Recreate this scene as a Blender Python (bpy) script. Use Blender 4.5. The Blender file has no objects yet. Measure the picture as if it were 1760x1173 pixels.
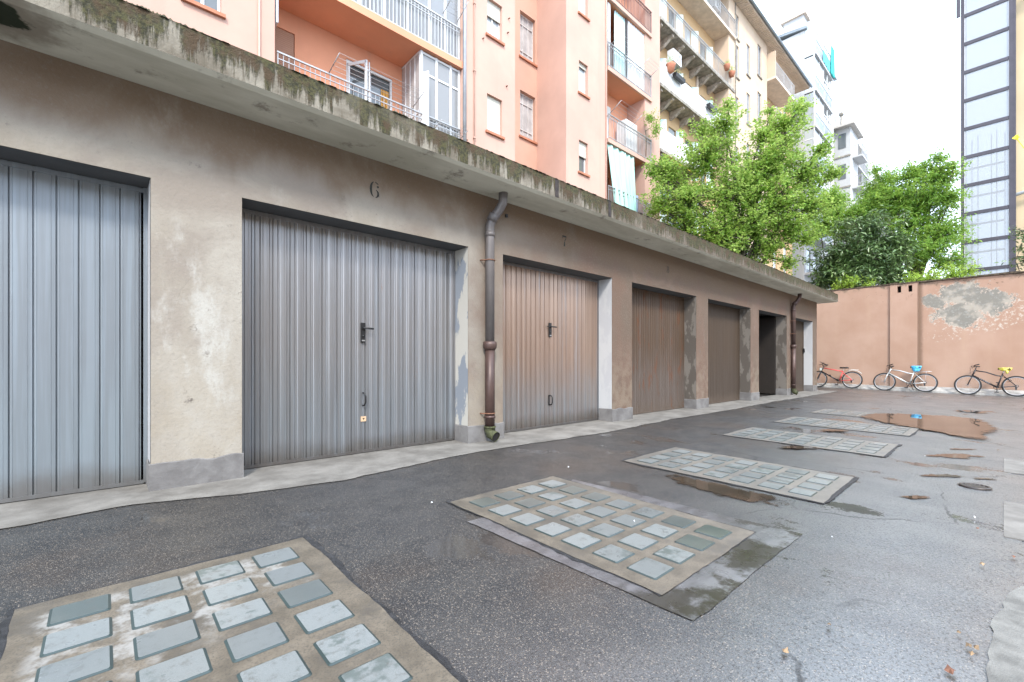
import bpy, math, random
from math import sin, cos, pi, radians, sqrt, atan2
from mathutils import Vector, Matrix, noise as mnoise
random.seed(7)
C = bpy.context.scene.collection
# ------------------------------------------------------------ camera, sky, sun, exposure
F = 770.0; HY = 624.0; A = radians(47.66); CA, SA = cos(A), sin(A)
D = 4.47          # garage front plane y
SL = .02          # yard falls away from the garages
sc = bpy.context.scene
cam = bpy.data.cameras.new('camera'); co = bpy.data.objects.new('camera', cam); C.objects.link(co)
co.location = (0, 0, 1); co.rotation_euler = (pi/2, 0, A - pi/2)
cam.sensor_width = 36; cam.lens = 36*F/1760; cam.shift_y = 37.5/1760
cam.clip_start = .05; cam.clip_end = 1000
sc.camera = co
w = bpy.data.worlds.new('World'); sc.world = w; w.use_nodes = True
nt = w.node_tree; bg = nt.nodes['Background']
sky = nt.nodes.new('ShaderNodeTexSky'); sky.sky_type = 'NISHITA'; sky.sun_disc = False
SUN_EL = radians(44); SUN_DIR = Vector((-.6, -.8, 0)).normalized()
sky.sun_elevation = SUN_EL; sky.sun_rotation = atan2(SUN_DIR.x, SUN_DIR.y)
sky.dust_density = 4; sky.air_density = 1.5
mx = nt.nodes.new('ShaderNodeMix'); mx.data_type = 'RGBA'; mx.inputs[0].default_value = .86
mx.inputs[7].default_value = (11.6, 13.8, 17.0, 1)      # bright even cloud layer over the sky
nt.links.new(sky.outputs[0], mx.inputs[6]); nt.links.new(mx.outputs[2], bg.inputs[0])
bg.inputs[1].default_value = .138
sl = bpy.data.lights.new('sun', 'SUN'); so = bpy.data.objects.new('sun', sl); C.objects.link(so)
sl.energy = 2.4; sl.angle = radians(11); sl.color = (1, .95, .87)
sd = Vector((SUN_DIR.x*cos(SUN_EL), SUN_DIR.y*cos(SUN_EL), sin(SUN_EL)))
so.rotation_euler = sd.to_track_quat('Z', 'Y').to_euler()
sc.view_settings.view_transform = 'Standard'; sc.view_settings.look = 'None'
sc.view_settings.exposure = .93; sc.view_settings.gamma = 1
sc.cycles.max_bounces = 8; sc.cycles.transparent_max_bounces = 12

# ------------------------------------------------------------ measuring helpers (real planes)
def fy(px, py, Y):
    u = (px-880)/F; t = Y/(SA-CA*u); return t*(CA+SA*u), 1+(HY-py)/F*t
def gx(px, Y=D): return fy(px, HY, Y)[0]
def fg(px, py):
    u = (px-880)/F; v = (HY-py)/F; t = (1+SL*D)/(SL*(SA-CA*u)-v); return t*(CA+SA*u), t*(SA-CA*u)
def zg(y):
    return 0. if y > D else -SL*(D-max(y, -10.))

# ------------------------------------------------------------ material helper
class M:
    def __init__(s, name, col=(.5,.5,.5), rough=.8, metal=0., spec=.5):
        s.m = bpy.data.materials.new(name); s.m.use_nodes = True
        s.nt = s.m.node_tree; s.b = s.nt.nodes['Principled BSDF']; s.out = s.nt.nodes['Material Output']
        s.set('Base Color', (*col, 1)); s.set('Roughness', rough); s.set('Metallic', metal); s.set('Specular IOR Level', spec)
        s._pos = None
    def n(s, t, **k):
        o = s.nt.nodes.new('ShaderNode'+t)
        for a, v in k.items(): setattr(o, a, v)
        return o
    def L(s, a, b):
        if hasattr(a, 'is_output'): s.nt.links.new(a, b)
        else: b.default_value = a
    def set(s, n, v): s.L(v, s.b.inputs[n])
    def pos(s):
        if not s._pos: s._pos = s.n('NewGeometry').outputs['Position']
        return s._pos
    def obj(s): return s.n('TexCoord').outputs['Object']
    def sc(s, x, y, z, v=None):
        m = s.n('Mapping'); s.L(v or s.pos(), m.inputs[0]); m.inputs['Scale'].default_value = (x, y, z); return m.outputs[0]
    def noise(s, scale=1, det=4, rough=.55, vec=None, dist=0):
        o = s.n('TexNoise'); s.L(vec or s.pos(), o.inputs['Vector']); o.inputs['Scale'].default_value = scale
        o.inputs['Detail'].default_value = det; o.inputs['Roughness'].default_value = rough; o.inputs['Distortion'].default_value = dist
        return o.outputs[0]
    def vor(s, scale=1, feat='F1', vec=None, out=0):
        o = s.n('TexVoronoi', feature=feat); s.L(vec or s.pos(), o.inputs['Vector']); o.inputs['Scale'].default_value = scale
        return o.outputs[out]
    def step(s, f, a, b, lo=0., hi=1.):
        o = s.n('MapRange', interpolation_type='SMOOTHSTEP'); s.L(f, o.inputs[0])
        for i, v in ((1, a), (2, b), (3, lo), (4, hi)): o.inputs[i].default_value = v
        return o.outputs[0]
    def math(s, op, a, b=0., c=None):
        o = s.n('Math', operation=op); s.L(a, o.inputs[0]); s.L(b, o.inputs[1])
        if c is not None: s.L(c, o.inputs[2])
        return o.outputs[0]
    def mix(s, f, a, b, mode='MIX'):
        o = s.n('Mix', data_type='RGBA', blend_type=mode); s.L(f, o.inputs[0])
        s.L(a if hasattr(a, 'is_output') else (*a, 1), o.inputs[6]); s.L(b if hasattr(b, 'is_output') else (*b, 1), o.inputs[7])
        return o.outputs[2]
    def xyz(s, v=None):
        o = s.n('SeparateXYZ'); s.L(v or s.pos(), o.inputs[0]); return o.outputs
    def bump(s, h, d=.01, st=1.):
        o = s.n('Bump'); o.inputs['Distance'].default_value = d; o.inputs['Strength'].default_value = st
        s.L(h, o.inputs['Height']); s.L(o.outputs[0], s.b.inputs['Normal'])

def simple(name, col, rough=.7, metal=0., var=.12, scale=3., bump=0.):
    m = M(name, col, rough, metal)
    n = m.noise(scale, 5, .6)
    m.set('Base Color', m.mix(m.step(n, .3, .7), tuple(c*(1-var) for c in col), tuple(min(1, c*(1+var)) for c in col)))
    if bump: m.bump(m.noise(scale*20, 3), bump)
    return m.m

# ------------------------------------------------------------ mesh helper
class MB:
    def __init__(s): s.v = []; s.f = []; s.mi = []; s.sm = []
    def face(s, pts, mi=0, sm=False):
        i = len(s.v); s.v += [tuple(p) for p in pts]; s.f.append(tuple(range(i, i+len(pts)))); s.mi.append(mi); s.sm.append(sm)
    def faces(s, vs, fs, mi=0, sm=False):
        i = len(s.v); s.v += [tuple(p) for p in vs]
        for f in fs: s.f.append(tuple(i+k for k in f)); s.mi.append(mi); s.sm.append(sm)
    def box(s, x0, x1, y0, y1, z0, z1, mi=0):
        x0, x1 = min(x0, x1), max(x0, x1); y0, y1 = min(y0, y1), max(y0, y1)
        s.faces([(x0,y0,z0),(x1,y0,z0),(x1,y1,z0),(x0,y1,z0),(x0,y0,z1),(x1,y0,z1),(x1,y1,z1),(x0,y1,z1)],
                [(0,3,2,1),(4,5,6,7),(0,1,5,4),(1,2,6,5),(2,3,7,6),(3,0,4,7)], mi)
        return s
    def tube(s, pts, r, n=8, mi=0, caps=True, sm=True):
        pts = [Vector(p) for p in pts]; rr = r if isinstance(r, (list, tuple)) else [r]*len(pts)
        vs = []; up = None
        for i, p in enumerate(pts):
            t = (pts[min(i+1, len(pts)-1)]-pts[max(i-1, 0)]).normalized()
            if up is None: up = Vector((0,0,1)) if abs(t.z) < .9 else Vector((1,0,0))
            a = t.cross(up)
            if a.length < 1e-4: a = t.cross(Vector((0,1,0)))
            a.normalize(); b = a.cross(t).normalized(); up = b
            for k in range(n):
                q = 2*pi*k/n; vs.append(p+(a*cos(q)+b*sin(q))*rr[i])
        fs = []
        for i in range(len(pts)-1):
            for k in range(n):
                k2 = (k+1) % n; fs.append((i*n+k, i*n+k2, (i+1)*n+k2, (i+1)*n+k))
        if caps: fs.append(tuple(reversed(range(n)))); fs.append(tuple((len(pts)-1)*n+k for k in range(n)))
        s.faces(vs, fs, mi, sm); return s
    def torus(s, c, R, r, axis='y', n=36, m=6, mi=0, sq=1.):
        vs = []
        for i in range(n):
            a = 2*pi*i/n
            for k in range(m):
                b = 2*pi*k/m; q = R+r*cos(b); h = r*sq*sin(b)
                p = (q*cos(a), h, q*sin(a)) if axis == 'y' else (q*cos(a), q*sin(a), h)
                vs.append((c[0]+p[0], c[1]+p[1], c[2]+p[2]))
        fs = [(i*m+k, i*m+(k+1) % m, ((i+1) % n)*m+(k+1) % m, ((i+1) % n)*m+k) for i in range(n) for k in range(m)]
        s.faces(vs, fs, mi, True); return s
    def wall(s, x0, x1, z0, z1, yf, yb, holes=(), mi=0, axis='y'):
        # wall in the plane y=yf (front, facing -y) with real openings; axis 'x': plane x=yf, spans y
        xs = sorted(set([x0, x1]+[h[0] for h in holes]+[h[1] for h in holes])); xs = [x for x in xs if x0 <= x <= x1]
        zs = sorted(set([z0, z1]+[h[2] for h in holes]+[h[3] for h in holes])); zs = [z for z in zs if z0 <= z <= z1]
        P = (lambda a, d, z: (a, d, z)) if axis == 'y' else (lambda a, d, z: (d, a, z))
        inh = lambda a, z: any(h[0] < a < h[1] and h[2] < z < h[3] for h in holes)
        for a, b in zip(xs, xs[1:]):
            for c, d in zip(zs, zs[1:]):
                if inh((a+b)/2, (c+d)/2): continue
                s.face([P(a,yf,c), P(b,yf,c), P(b,yf,d), P(a,yf,d)], mi); s.face([P(b,yb,c), P(a,yb,c), P(a,yb,d), P(b,yb,d)], mi)
        def rim(a, b, c, d, flip):
            q = [[P(a,yf,c),P(a,yb,c),P(a,yb,d),P(a,yf,d)], [P(b,yb,c),P(b,yf,c),P(b,yf,d),P(b,yb,d)],
                 [P(a,yf,d),P(a,yb,d),P(b,yb,d),P(b,yf,d)], [P(a,yb,c),P(a,yf,c),P(b,yf,c),P(b,yb,c)]]
            for f in q: s.face(f[::-1] if flip else f, mi)
        rim(x0, x1, z0, z1, True)
        for h in holes: rim(max(h[0], x0), min(h[1], x1), max(h[2], z0), min(h[3], z1), False)
        return s
    def build(s, name, mats, parent=None, kind=None):
        me = bpy.data.meshes.new(name); o = bpy.data.objects.new(name, me); C.objects.link(o)
        off = Vector((0,0,0))
        if parent is not None:
            off = parent['_o'] if '_o' in parent.keys() else (0,0,0); off = Vector(off)
        vs = [(v[0]-off.x, v[1]-off.y, v[2]-off.z) for v in s.v]
        me.from_pydata(vs, [], s.f)
        mats = mats if isinstance(mats, (list, tuple)) else [mats]
        for m in mats: me.materials.append(m)
        me.polygons.foreach_set('material_index', s.mi); me.polygons.foreach_set('use_smooth', s.sm); me.update()
        if parent is not None: o.parent = parent; o['_o'] = tuple(off)
        if kind: o['kind'] = kind
        return o

def thing(name, label, cat, loc=(0,0,0), group=None):
    o = bpy.data.objects.new(name, None); C.objects.link(o); o.location = loc; o.empty_display_size = .2
    o['_o'] = tuple(loc); o['label'] = label; o['category'] = cat
    if group: o['group'] = group
    return o
def tag(o, label, cat, group=None):
    o['label'] = label; o['category'] = cat
    if group: o['group'] = group
    return o
def struct(o): o['kind'] = 'structure'; return o

# ------------------------------------------------------------ materials
def m_asphalt():
    m = M('wet_asphalt')
    big = m.noise(.55, 5, .6); mid = m.noise(3.2, 6, .65); fine = m.noise(210, 2, .5)
    g1 = m.n('TexVoronoi'); m.L(m.pos(), g1.inputs[0]); g1.inputs['Scale'].default_value = 150
    g2 = m.n('TexVoronoi'); m.L(m.pos(), g2.inputs[0]); g2.inputs['Scale'].default_value = 230
    sep = m.n('SeparateColor'); m.L(g1.outputs[1], sep.inputs[0]); sep2 = m.n('SeparateColor'); m.L(g2.outputs[1], sep2.inputs[0])
    base = m.mix(m.step(mid, .35, .65), (.009,.009,.010), (.025,.023,.021))
    base = m.mix(m.step(big, .50, .64, 0, .8), base, (.036,.023,.015))
    st1 = m.math('MULTIPLY', m.step(sep.outputs[0], .30, .9), m.step(g1.outputs[0], .60, .35))
    st2 = m.math('MULTIPLY', m.step(sep2.outputs[0], .62, .8), m.step(g2.outputs[0], .5, .3))
    base = m.mix(m.math('MULTIPLY', st2, .6), base, m.mix(sep2.outputs[1], (.06,.055,.052), (.22,.20,.18)))
    base = m.mix(st1, base, m.mix(m.step(sep.outputs[1], .3, 1.), (.045,.037,.030), (.24,.195,.15)))
    m.set('Base Color', base)
    wet = m.step(m.math('ADD', m.math('MULTIPLY', m.noise(.9, 5, .6), .7), m.math('MULTIPLY', mid, .3)), .42, .60)
    m.set('Roughness', m.math('ADD', m.math('MULTIPLY', wet, -.12), .50))
    m.set('Specular IOR Level', .8)
    P = m.xyz(); dry = m.math('ADD', m.math('SUBTRACT', P[1], m.math('MULTIPLY', P[0], .16)), m.math('MULTIPLY', m.math('SUBTRACT', big, .5), 3.))
    film = m.math('ADD', m.step(dry, 2.1, -.7, .0, .9), m.math('MULTIPLY', wet, .15))
    pit = m.step(m.math('ADD', m.math('MULTIPLY', m.noise(95, 3, .7), .7), m.math('MULTIPLY', m.noise(300, 1), .3)), .40, .50, .30, 1.)
    pn = m.math('ADD', m.math('MULTIPLY', m.noise(.95, 6, .62, m.sc(1.35, .8, 1)), .86), m.math('MULTIPLY', m.noise(60, 3, .7), .14))
    pool = m.step(pn, .575, .61)
    m.set('Coat Weight', m.math('MAXIMUM', m.math('MULTIPLY', film, pit), pool))
    m.set('Coat Roughness', m.step(pool, 0, 1, .38, .06)); m.set('Coat IOR', m.step(pool, 0, 1, 2.95, 1.45))
    base = m.mix(m.math('MULTIPLY', pool, .75), base, (.022,.017,.012)); m.set('Base Color', base)
    wv = m.n('TexNoise'); m.L(m.pos(), wv.inputs[0]); wv.inputs['Scale'].default_value = 2.2; wv.inputs['Detail'].default_value = 5
    ck = m.vor(.55, 'DISTANCE_TO_EDGE', m.mix(.22, m.pos(), wv.outputs[1]))
    crk = m.math('MULTIPLY', m.step(ck, .0045, .0015), m.step(m.noise(.8, 3), .47, .56))
    base = m.mix(m.math('MULTIPLY', crk, .85), base, (.008,.008,.008)); m.set('Base Color', base)
    m.set('Coat Weight', m.math('MULTIPLY', m.b.inputs['Coat Weight'].links[0].from_socket, m.math('SUBTRACT', 1., m.math('MULTIPLY', crk, .8))))
    cb = m.n('Bump'); cb.inputs['Distance'].default_value = .0012; m.L(m.step(pool, 0, 1, .5, .03), cb.inputs['Strength']); m.L(fine, cb.inputs['Height']); m.L(cb.outputs[0], m.b.inputs['Coat Normal'])
    h = m.math('ADD', m.math('MULTIPLY', st1, 1.), m.math('ADD', m.math('MULTIPLY', fine, .8), m.math('MULTIPLY', st2, .5)))
    m.bump(h, .003, .8)
    return m.m
def m_apron():
    m = M('cement_apron'); n = m.noise(2.5, 6, .65); f = m.noise(90, 3)
    c = m.mix(m.step(n, .3, .7), (.115,.105,.092), (.235,.22,.198))
    c = m.mix(m.step(f, .5, .7, 0, .4), c, (.14,.13,.115)); m.set('Base Color', c); m.set('Roughness', .75)
    c2 = m.step(m.noise(.8, 4, .6, m.sc(1, 3, 1)), .55, .75, 0, .6)
    m.set('Base Color', m.mix(c2, c, (.17,.155,.135)))
    m.bump(m.math('ADD', m.noise(12, 6, .6), m.math('MULTIPLY', f, .25)), .006, .6); return m.m
def m_plaster():
    m = M('garage_plaster'); P = m.xyz(); X, Z = P[0], P[2]
    n = m.noise(.9, 6, .62, None, .6); n2 = m.noise(5, 6, .65); n3 = m.noise(1.6, 5, .6, m.sc(1, 1, .35))
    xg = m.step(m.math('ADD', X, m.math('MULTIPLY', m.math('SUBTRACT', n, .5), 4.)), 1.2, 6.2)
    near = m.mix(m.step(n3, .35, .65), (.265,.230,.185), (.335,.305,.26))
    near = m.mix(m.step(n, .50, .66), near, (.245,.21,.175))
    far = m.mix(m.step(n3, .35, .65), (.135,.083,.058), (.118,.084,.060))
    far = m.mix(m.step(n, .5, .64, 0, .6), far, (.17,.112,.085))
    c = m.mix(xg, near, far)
    # yellowish lower plaster, white lime patches, brown stain with painted eave shade below the slab (ragged edge)
    c = m.mix(m.math('MULTIPLY', m.step(Z, 1.5, .5), m.step(n2, .4, .6, 0, .3)), c, (.29,.245,.18))
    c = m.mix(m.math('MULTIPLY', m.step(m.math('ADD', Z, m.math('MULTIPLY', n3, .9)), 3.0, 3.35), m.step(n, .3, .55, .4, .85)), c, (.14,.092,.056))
    c = m.mix(m.math('MULTIPLY', m.step(m.noise(1.9, 6, .7, m.sc(1, 1, .5)), .56, .72), m.math('MULTIPLY', m.step(X, 3.2, 1.2, .15, .75), m.step(Z, 2.4, 1.9, .3, 1.))), c, (.42,.405,.37))
    c = m.mix(m.math('MULTIPLY', m.step(m.noise(7, 5, .75), .60, .68), m.step(n2, .5, .7)), c, (.12,.10,.085))
    c = m.mix(m.step(m.noise(38, 5, .75), .5, .72, 0, .4), c, (.20,.18,.155))
    cr = m.vor(2.3, 'DISTANCE_TO_EDGE', m.mix(.12, m.pos(), m.n('TexNoise').outputs[1]))
    crack = m.math('MULTIPLY', m.step(cr, .006, .001), m.step(m.noise(1.3, 2), .45, .6))
    c = m.mix(m.math('MULTIPLY', crack, .12), c, (.13,.11,.09))
    m.set('Base Color', c); m.set('Roughness', .9)
    m.bump(m.math('ADD', m.math('MULTIPLY', n2, .6), m.math('SUBTRACT', m.noise(28, 5, .7), m.math('MULTIPLY', crack, .1))), .008, .6)
    return m.m
def m_plinth():
    m = M('grey_plinth_paint'); n = m.noise(4, 5, .6)
    m.set('Base Color', m.mix(m.step(n, .35, .7), (.125,.118,.115), (.195,.187,.182))); m.set('Roughness', .85)
    m.bump(m.noise(16, 6, .65), .012, .6); return m.m
def m_reveal(name, a, b, sc_=3., lo=.48, hi=.54):
    m = M(name); n = m.noise(sc_, 6, .6, m.sc(1, 1, .45))
    m.set('Base Color', m.mix(m.step(n, lo, hi), a, b)); m.set('Roughness', .85); m.bump(m.noise(20, 5, .6), .006, .5); return m.m
def m_fascia():
    m = M('mossy_concrete'); P = m.xyz(); X, Z = P[0], P[2]
    n = m.noise(3, 6, .65); st = m.noise(1, 6, .7, m.sc(9, 9, 1.1)); st2 = m.noise(1, 5, .65, m.sc(26, 26, 2.4))
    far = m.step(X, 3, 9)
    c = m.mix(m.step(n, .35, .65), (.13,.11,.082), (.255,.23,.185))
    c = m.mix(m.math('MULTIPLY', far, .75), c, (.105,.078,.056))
    c = m.mix(m.step(st2, .50, .62, 0, .75), c, (.10,.085,.06))
    # moss creeps down from the top edge in ragged streaks
    hgt = m.math('ADD', m.math('SUBTRACT', 3.41, Z), m.math('MULTIPLY', m.math('SUBTRACT', .5, st), .85))
    hgt = m.math('ADD', hgt, m.math('MULTIPLY', m.math('SUBTRACT', .5, st2), .42))
    moss = m.math('MULTIPLY', m.step(m.math('ADD', hgt, m.math('MULTIPLY', m.math('SUBTRACT', m.noise(30, 5, .8), .5), .16)), .25, .13), m.step(m.noise(1.1, 3), .25, .45, .6, 1))
    mc = m.mix(m.step(m.noise(40, 3), .4, .6), (.024,.023,.008), (.065,.060,.02))
    mc = m.mix(m.step(m.noise(8, 3), .45, .65), mc, (.06,.036,.016))
    c = m.mix(m.math('MULTIPLY', moss, .93), c, mc)
    m.set('Base Color', c); m.set('Roughness', .95)
    m.bump(m.math('ADD', m.math('MULTIPLY', moss, m.noise(55, 4, .7)), m.math('MULTIPLY', m.noise(18, 6, .7), .7)), .02, .7); return m.m
def m_soffit():
    m = M('slab_underside'); P = m.xyz(); n = m.noise(1.2, 6, .65, m.sc(.6, 2, 1)); n2 = m.noise(3.2, 6, .7)
    c = m.mix(m.step(n, .35, .65), (.42,.40,.32), (.56,.54,.45))
    c = m.mix(m.step(n2, .56, .70, 0, .8), c, (.19,.165,.135))
    # wet green-black patch near the left end, lime ring round it
    d = m.n('VectorMath', operation='DISTANCE'); m.L(m.sc(1, .9, 1), d.inputs[0]); d.inputs[1].default_value = (-.48, 3.72, 3.14)
    dd = m.math('ADD', d.outputs['Value'], m.math('MULTIPLY', m.math('SUBTRACT', m.noise(9, 4), .5), .28))
    c = m.mix(m.step(dd, .35, .16, 0, .8), c, (.16,.13,.095)); c = m.mix(m.step(dd, .135, .09), c, (.012,.018,.006))
    m.set('Base Color', c); m.set('Roughness', .9); m.bump(m.noise(14, 5, .6), .008, .5); return m.m
def m_door(name, top, low, rust, rough=.42, metal=.35, rustcol=(.16,.075,.035), z0=.9):
    m = M(name, rough=rough, metal=metal); P = m.xyz()
    v = m.noise(1, 5, .6, m.sc(14, 1, .35)); n = m.noise(3, 5, .6)
    c = m.mix(m.step(m.math('ADD', P[2], m.math('MULTIPLY', m.math('SUBTRACT', n, .5), .5)), z0-.6, z0+.5), low, top)
    c = m.mix(m.step(v, .38, .56, 0, .38), c, (top[0]*.60, top[1]*.56, top[2]*.53))  # brown streaks, then bluish ones: rib reflections painted into the colour
    c = m.mix(m.step(v, .54, .70, 0, .35), c, (min(1, low[0]*1.3), min(1, low[1]*1.35), min(1, low[2]*1.4)))
    c = m.mix(m.math('MULTIPLY', m.step(m.math('ADD', P[2], m.math('MULTIPLY', n, .25)), .38, .14), .6), c, (.10,.075,.055))
    r = m.step(m.noise(1, 6, .75, m.sc(7, 1, 1.6)), .70-rust, .80-rust*.8)
    c = m.mix(m.math('MULTIPLY', r, .75), c, rustcol)
    c = m.mix(m.step(m.noise(45, 2), .70, .78), c, rustcol) if rust > .05 else c
    m.set('Base Color', c); m.set('Metallic', m.math('MULTIPLY', m.math('SUBTRACT', 1., r), metal))
    m.set('Roughness', m.math('ADD', rough, m.math('ADD', m.math('MULTIPLY', r, .4), m.math('MULTIPLY', v, .12))))
    m.bump(m.noise(9, 4), .003, .5)
    return m.m
def m_wallpaint(name, col, var=.07, streak=.24):
    m = M(name, rough=.9); n = m.noise(.5, 4, .6); s_ = m.noise(1, 5, .65, m.sc(2.2, 2.2, .12))
    c = m.mix(m.step(n, .3, .7), tuple(x*(1-var) for x in col), tuple(min(1, x*(1+var)) for x in col))
    c = m.mix(m.step(s_, .55, .8, 0, streak), c, (.32,.22,.17))
    m.set('Base Color', c); m.bump(m.noise(30, 4, .6), .004, .4); return m.m
def m_backwall():
    m = M('orange_plaster'); P = m.xyz(); Y, Z = P[1], P[2]
    n = m.noise(.8, 5, .6); f = m.noise(4.5, 6, .7); f2 = m.noise(13, 5, .7)
    c = m.mix(m.step(n, .3, .7), (.35,.215,.15), (.41,.27,.20))
    c = m.mix(m.step(m.noise(1, 5, .6, m.sc(1, 3, .3)), .5, .75, 0, .35), c, (.43,.295,.205))
    # plaster fallen off: bare cement patch on the right part
    def ell(cy, cz, ry, rz):
        a = m.math('DIVIDE', m.math('SUBTRACT', Y, cy), ry); b = m.math('DIVIDE', m.math('SUBTRACT', Z, cz), rz)
        return m.math('SQRT', m.math('ADD', m.math('MULTIPLY', a, a), m.math('MULTIPLY', b, b)))
    def wob(e, amp, n_): return m.math('ADD', e, m.math('MULTIPLY', m.math('SUBTRACT', n_, .5), amp))
    e1 = wob(wob(m.math('MINIMUM', m.math('MINIMUM', m.math('MINIMUM', ell(1.0, 3.42, .62, .40), ell(1.0, 2.72, .62, .42)), ell(.35, 3.05, .55, .42)), ell(1.68, 3.2, .36, .26)), 2.2, m.noise(2.4, 5, .65)), 1.4, f2)
    edge = m.step(e1, 1.10, 1.02); core = m.step(wob(e1, .5, f2), 1.0, .93)
    lime = m.math('MULTIPLY', m.step(wob(ell(.6, 2.75, 1.25, .75), 1.0, f2), 1.0, .9), m.step(m.noise(9, 5, .75), .52, .58))
    lime2 = m.math('MULTIPLY', m.step(ell(1.35, 1.95, .6, .25), 1.1, .8), m.step(m.noise(11, 5, .7), .58, .62))
    c = m.mix(m.math('MULTIPLY', m.math('MAXIMUM', edge, m.math('MAXIMUM', lime, lime2)), .75), c, (.52,.46,.39))
    cem = m.mix(m.step(m.noise(2.6, 4, .55), .42, .58), (.21,.195,.165), (.36,.32,.265)); cem = m.mix(m.step(f2, .5, .7, 0, .5), cem, (.36,.36,.35))
    c = m.mix(core, c, cem)
    c = m.mix(m.math('MULTIPLY', m.step(m.math('ADD', Y, m.math('MULTIPLY', f2, .08)), 1.98, 2.10), m.step(Y, 2.13, 2.11)), c, (.20,.125,.085))
    # dark algae under the coping, ragged
    t = m.math('ADD', Z, m.math('MULTIPLY', f, .55))
    c = m.mix(m.math('MULTIPLY', m.step(t, 4.02, 4.22), m.step(m.noise(3, 4, .7), .45, .62)), c, (.14,.11,.075))
    c = m.mix(m.math('MULTIPLY', m.step(Z, 3.0, 3.9), m.step(m.noise(8, 5, .75), .60, .67)), c, (.17,.115,.075))
    m.set('Base Color', c); m.set('Roughness', .92); m.bump(m.math('SUBTRACT', m.math('MULTIPLY', m.noise(20, 5), .3), core), .012, .6); return m.m
def m_glassblock(wet):
    m = M('wet_glass_block' if wet else 'frosted_glass_block'); n = m.noise(3.2, 5, .65)
    r = m.noise(500, 2); wt = m.step(n, .56, .62)
    if wet:
        c = m.mix(m.step(n, .4, .6), (.05,.068,.06), (.085,.10,.085)); m.set('Roughness', .3)
    else:
        c = m.mix(m.step(m.math('ADD', m.math('MULTIPLY', m.noise(2.1, 5, .7), .7), m.math('MULTIPLY', m.noise(22, 4, .7), .3)), .53, .60), m.mix(m.step(r, .4, .6), (.16,.175,.17), (.235,.245,.238)), (.09,.11,.10))
        m.set('Roughness', m.math('ADD', .45, m.math('MULTIPLY', wt, -.25)))
    m.set('Base Color', c); c2 = m.mix(m.step(m.noise(26, 5, .75), .52, .68, 0, .55), c, (.075,.068,.055)); rnd = m.n('ObjectInfo').outputs['Random']; c2 = m.mix(m.step(rnd, 0, 1, 0, .65), c2, m.mix(m.noise(9, 3), (.07,.078,.075), (.12,.13,.13)))
    m.set('Base Color', c2); m.set('Coat Weight', .8); m.set('Coat Roughness', .3); m.set('Coat IOR', 1.7); m.bump(r, .0008, .5); return m.m
def m_panelconc():
    m = M('panel_concrete'); P = m.xyz(); n = m.noise(7, 6, .65); f = m.noise(120, 3)
    c = m.mix(m.step(n, .3, .7), (.080,.064,.044), (.150,.122,.088)); c = m.mix(m.step(f, .45, .7, 0, .65), c, (.05,.042,.033)); c = m.mix(m.step(m.noise(2.6, 5, .7), .50, .62, 0, .6), c, (.065,.056,.045))
    a = m.math('ADD', m.math('MULTIPLY', P[0], .55), m.math('SUBTRACT', 2.6, P[1]))       # lime bloom, upper left panel
    li = m.math('MULTIPLY', m.step(m.math('ADD', a, m.math('MULTIPLY', m.noise(5, 4), .8)), 1.25, .95), m.step(m.noise(6.5, 5, .7), .43, .62))
    ins = m.math('MULTIPLY', m.step(P[1], 2.70, 2.62), m.math('MULTIPLY', m.step(P[0], .80, .70), m.step(P[0], -.24, -.16)))
    c = m.mix(m.math('MULTIPLY', m.math('MULTIPLY', li, ins), .75), c, (.29,.28,.26))
    m.set('Base Color', c); m.set('Roughness', .7); m.set('Coat Weight', m.step(P[0], 1.2, 5., .1, .9)); m.set('Coat Roughness', .48); m.set('Coat IOR', 2.1); m.bump(m.math('ADD', n, m.math('MULTIPLY', f, .4)), .003, .6); return m.m
def m_patch():
    m = M('smooth_wet_patch'); P = m.xyz(); n = m.noise(2.5, 5, .6, m.sc(1, 3, 1)); n2 = m.noise(6, 5, .7)
    c = m.mix(m.step(n, .4, .6), (.065,.062,.066), (.12,.115,.12))
    st = m.math('MULTIPLY', m.step(P[1], 1.45, 1.0), m.step(m.noise(2.6, 6, .72), .44, .56)); c = m.mix(m.math('MULTIPLY', st, .85), c, (.022,.018,.010))
    m.set('Base Color', c); m.set('Roughness', m.step(n2, .3, .7, .18, .42)); m.set('Coat Weight', m.math('SUBTRACT', .95, m.math('MULTIPLY', st, .8))); m.set('Coat Roughness', .36); m.set('Coat IOR', 2.2); m.bump(n2, .004, .5); return m.m
def m_puddle():
    m = M('puddle_water', (.085,.055,.035), .02, 0, .6); m.set('IOR', 1.4)
    at = m.n('Attribute'); at.attribute_name = 'edge'
    e = m.math('ADD', at.outputs['Fac'], m.math('ADD', m.math('MULTIPLY', m.math('SUBTRACT', m.noise(7, 6, .75), .5), 1.7), m.math('MULTIPLY', m.math('SUBTRACT', m.noise(170, 2), .5), .9)))
    m.set('Alpha', m.step(e, .34, .50))
    m.set('Base Color', m.mix(m.step(m.noise(2, 4), .35, .65), (.035,.028,.020), (.075,.052,.036)))
    m.set('Normal', m.n('CombineXYZ').outputs[0]); m.b.inputs['Normal'].links[0].from_node.inputs[2].default_value = 1.; return m.m
def m_leaf(name, a, b, c_, tr=.35, rough=.5):
    m = M(name, rough=rough); g = m.n('NewGeometry'); r = g.outputs['Random Per Island']
    col = m.mix(m.step(r, .0, .6), a, b); col = m.mix(m.step(r, .75, 1.), col, c_)
    big = m.noise(.9, 3, .5); col = m.mix(m.step(big, .4, .62), col, m.mix(.5, col, a))
    m.set('Base Color', col)
    t = m.n('BsdfTranslucent'); m.L(m.mix(.6, col, c_), t.inputs[0]); ms = m.n('MixShader'); ms.inputs[0].default_value = tr
    m.L(m.b.outputs[0], ms.inputs[1]); m.L(t.outputs[0], ms.inputs[2]); m.L(ms.outputs[0], m.out.inputs[0]); return m.m
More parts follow.
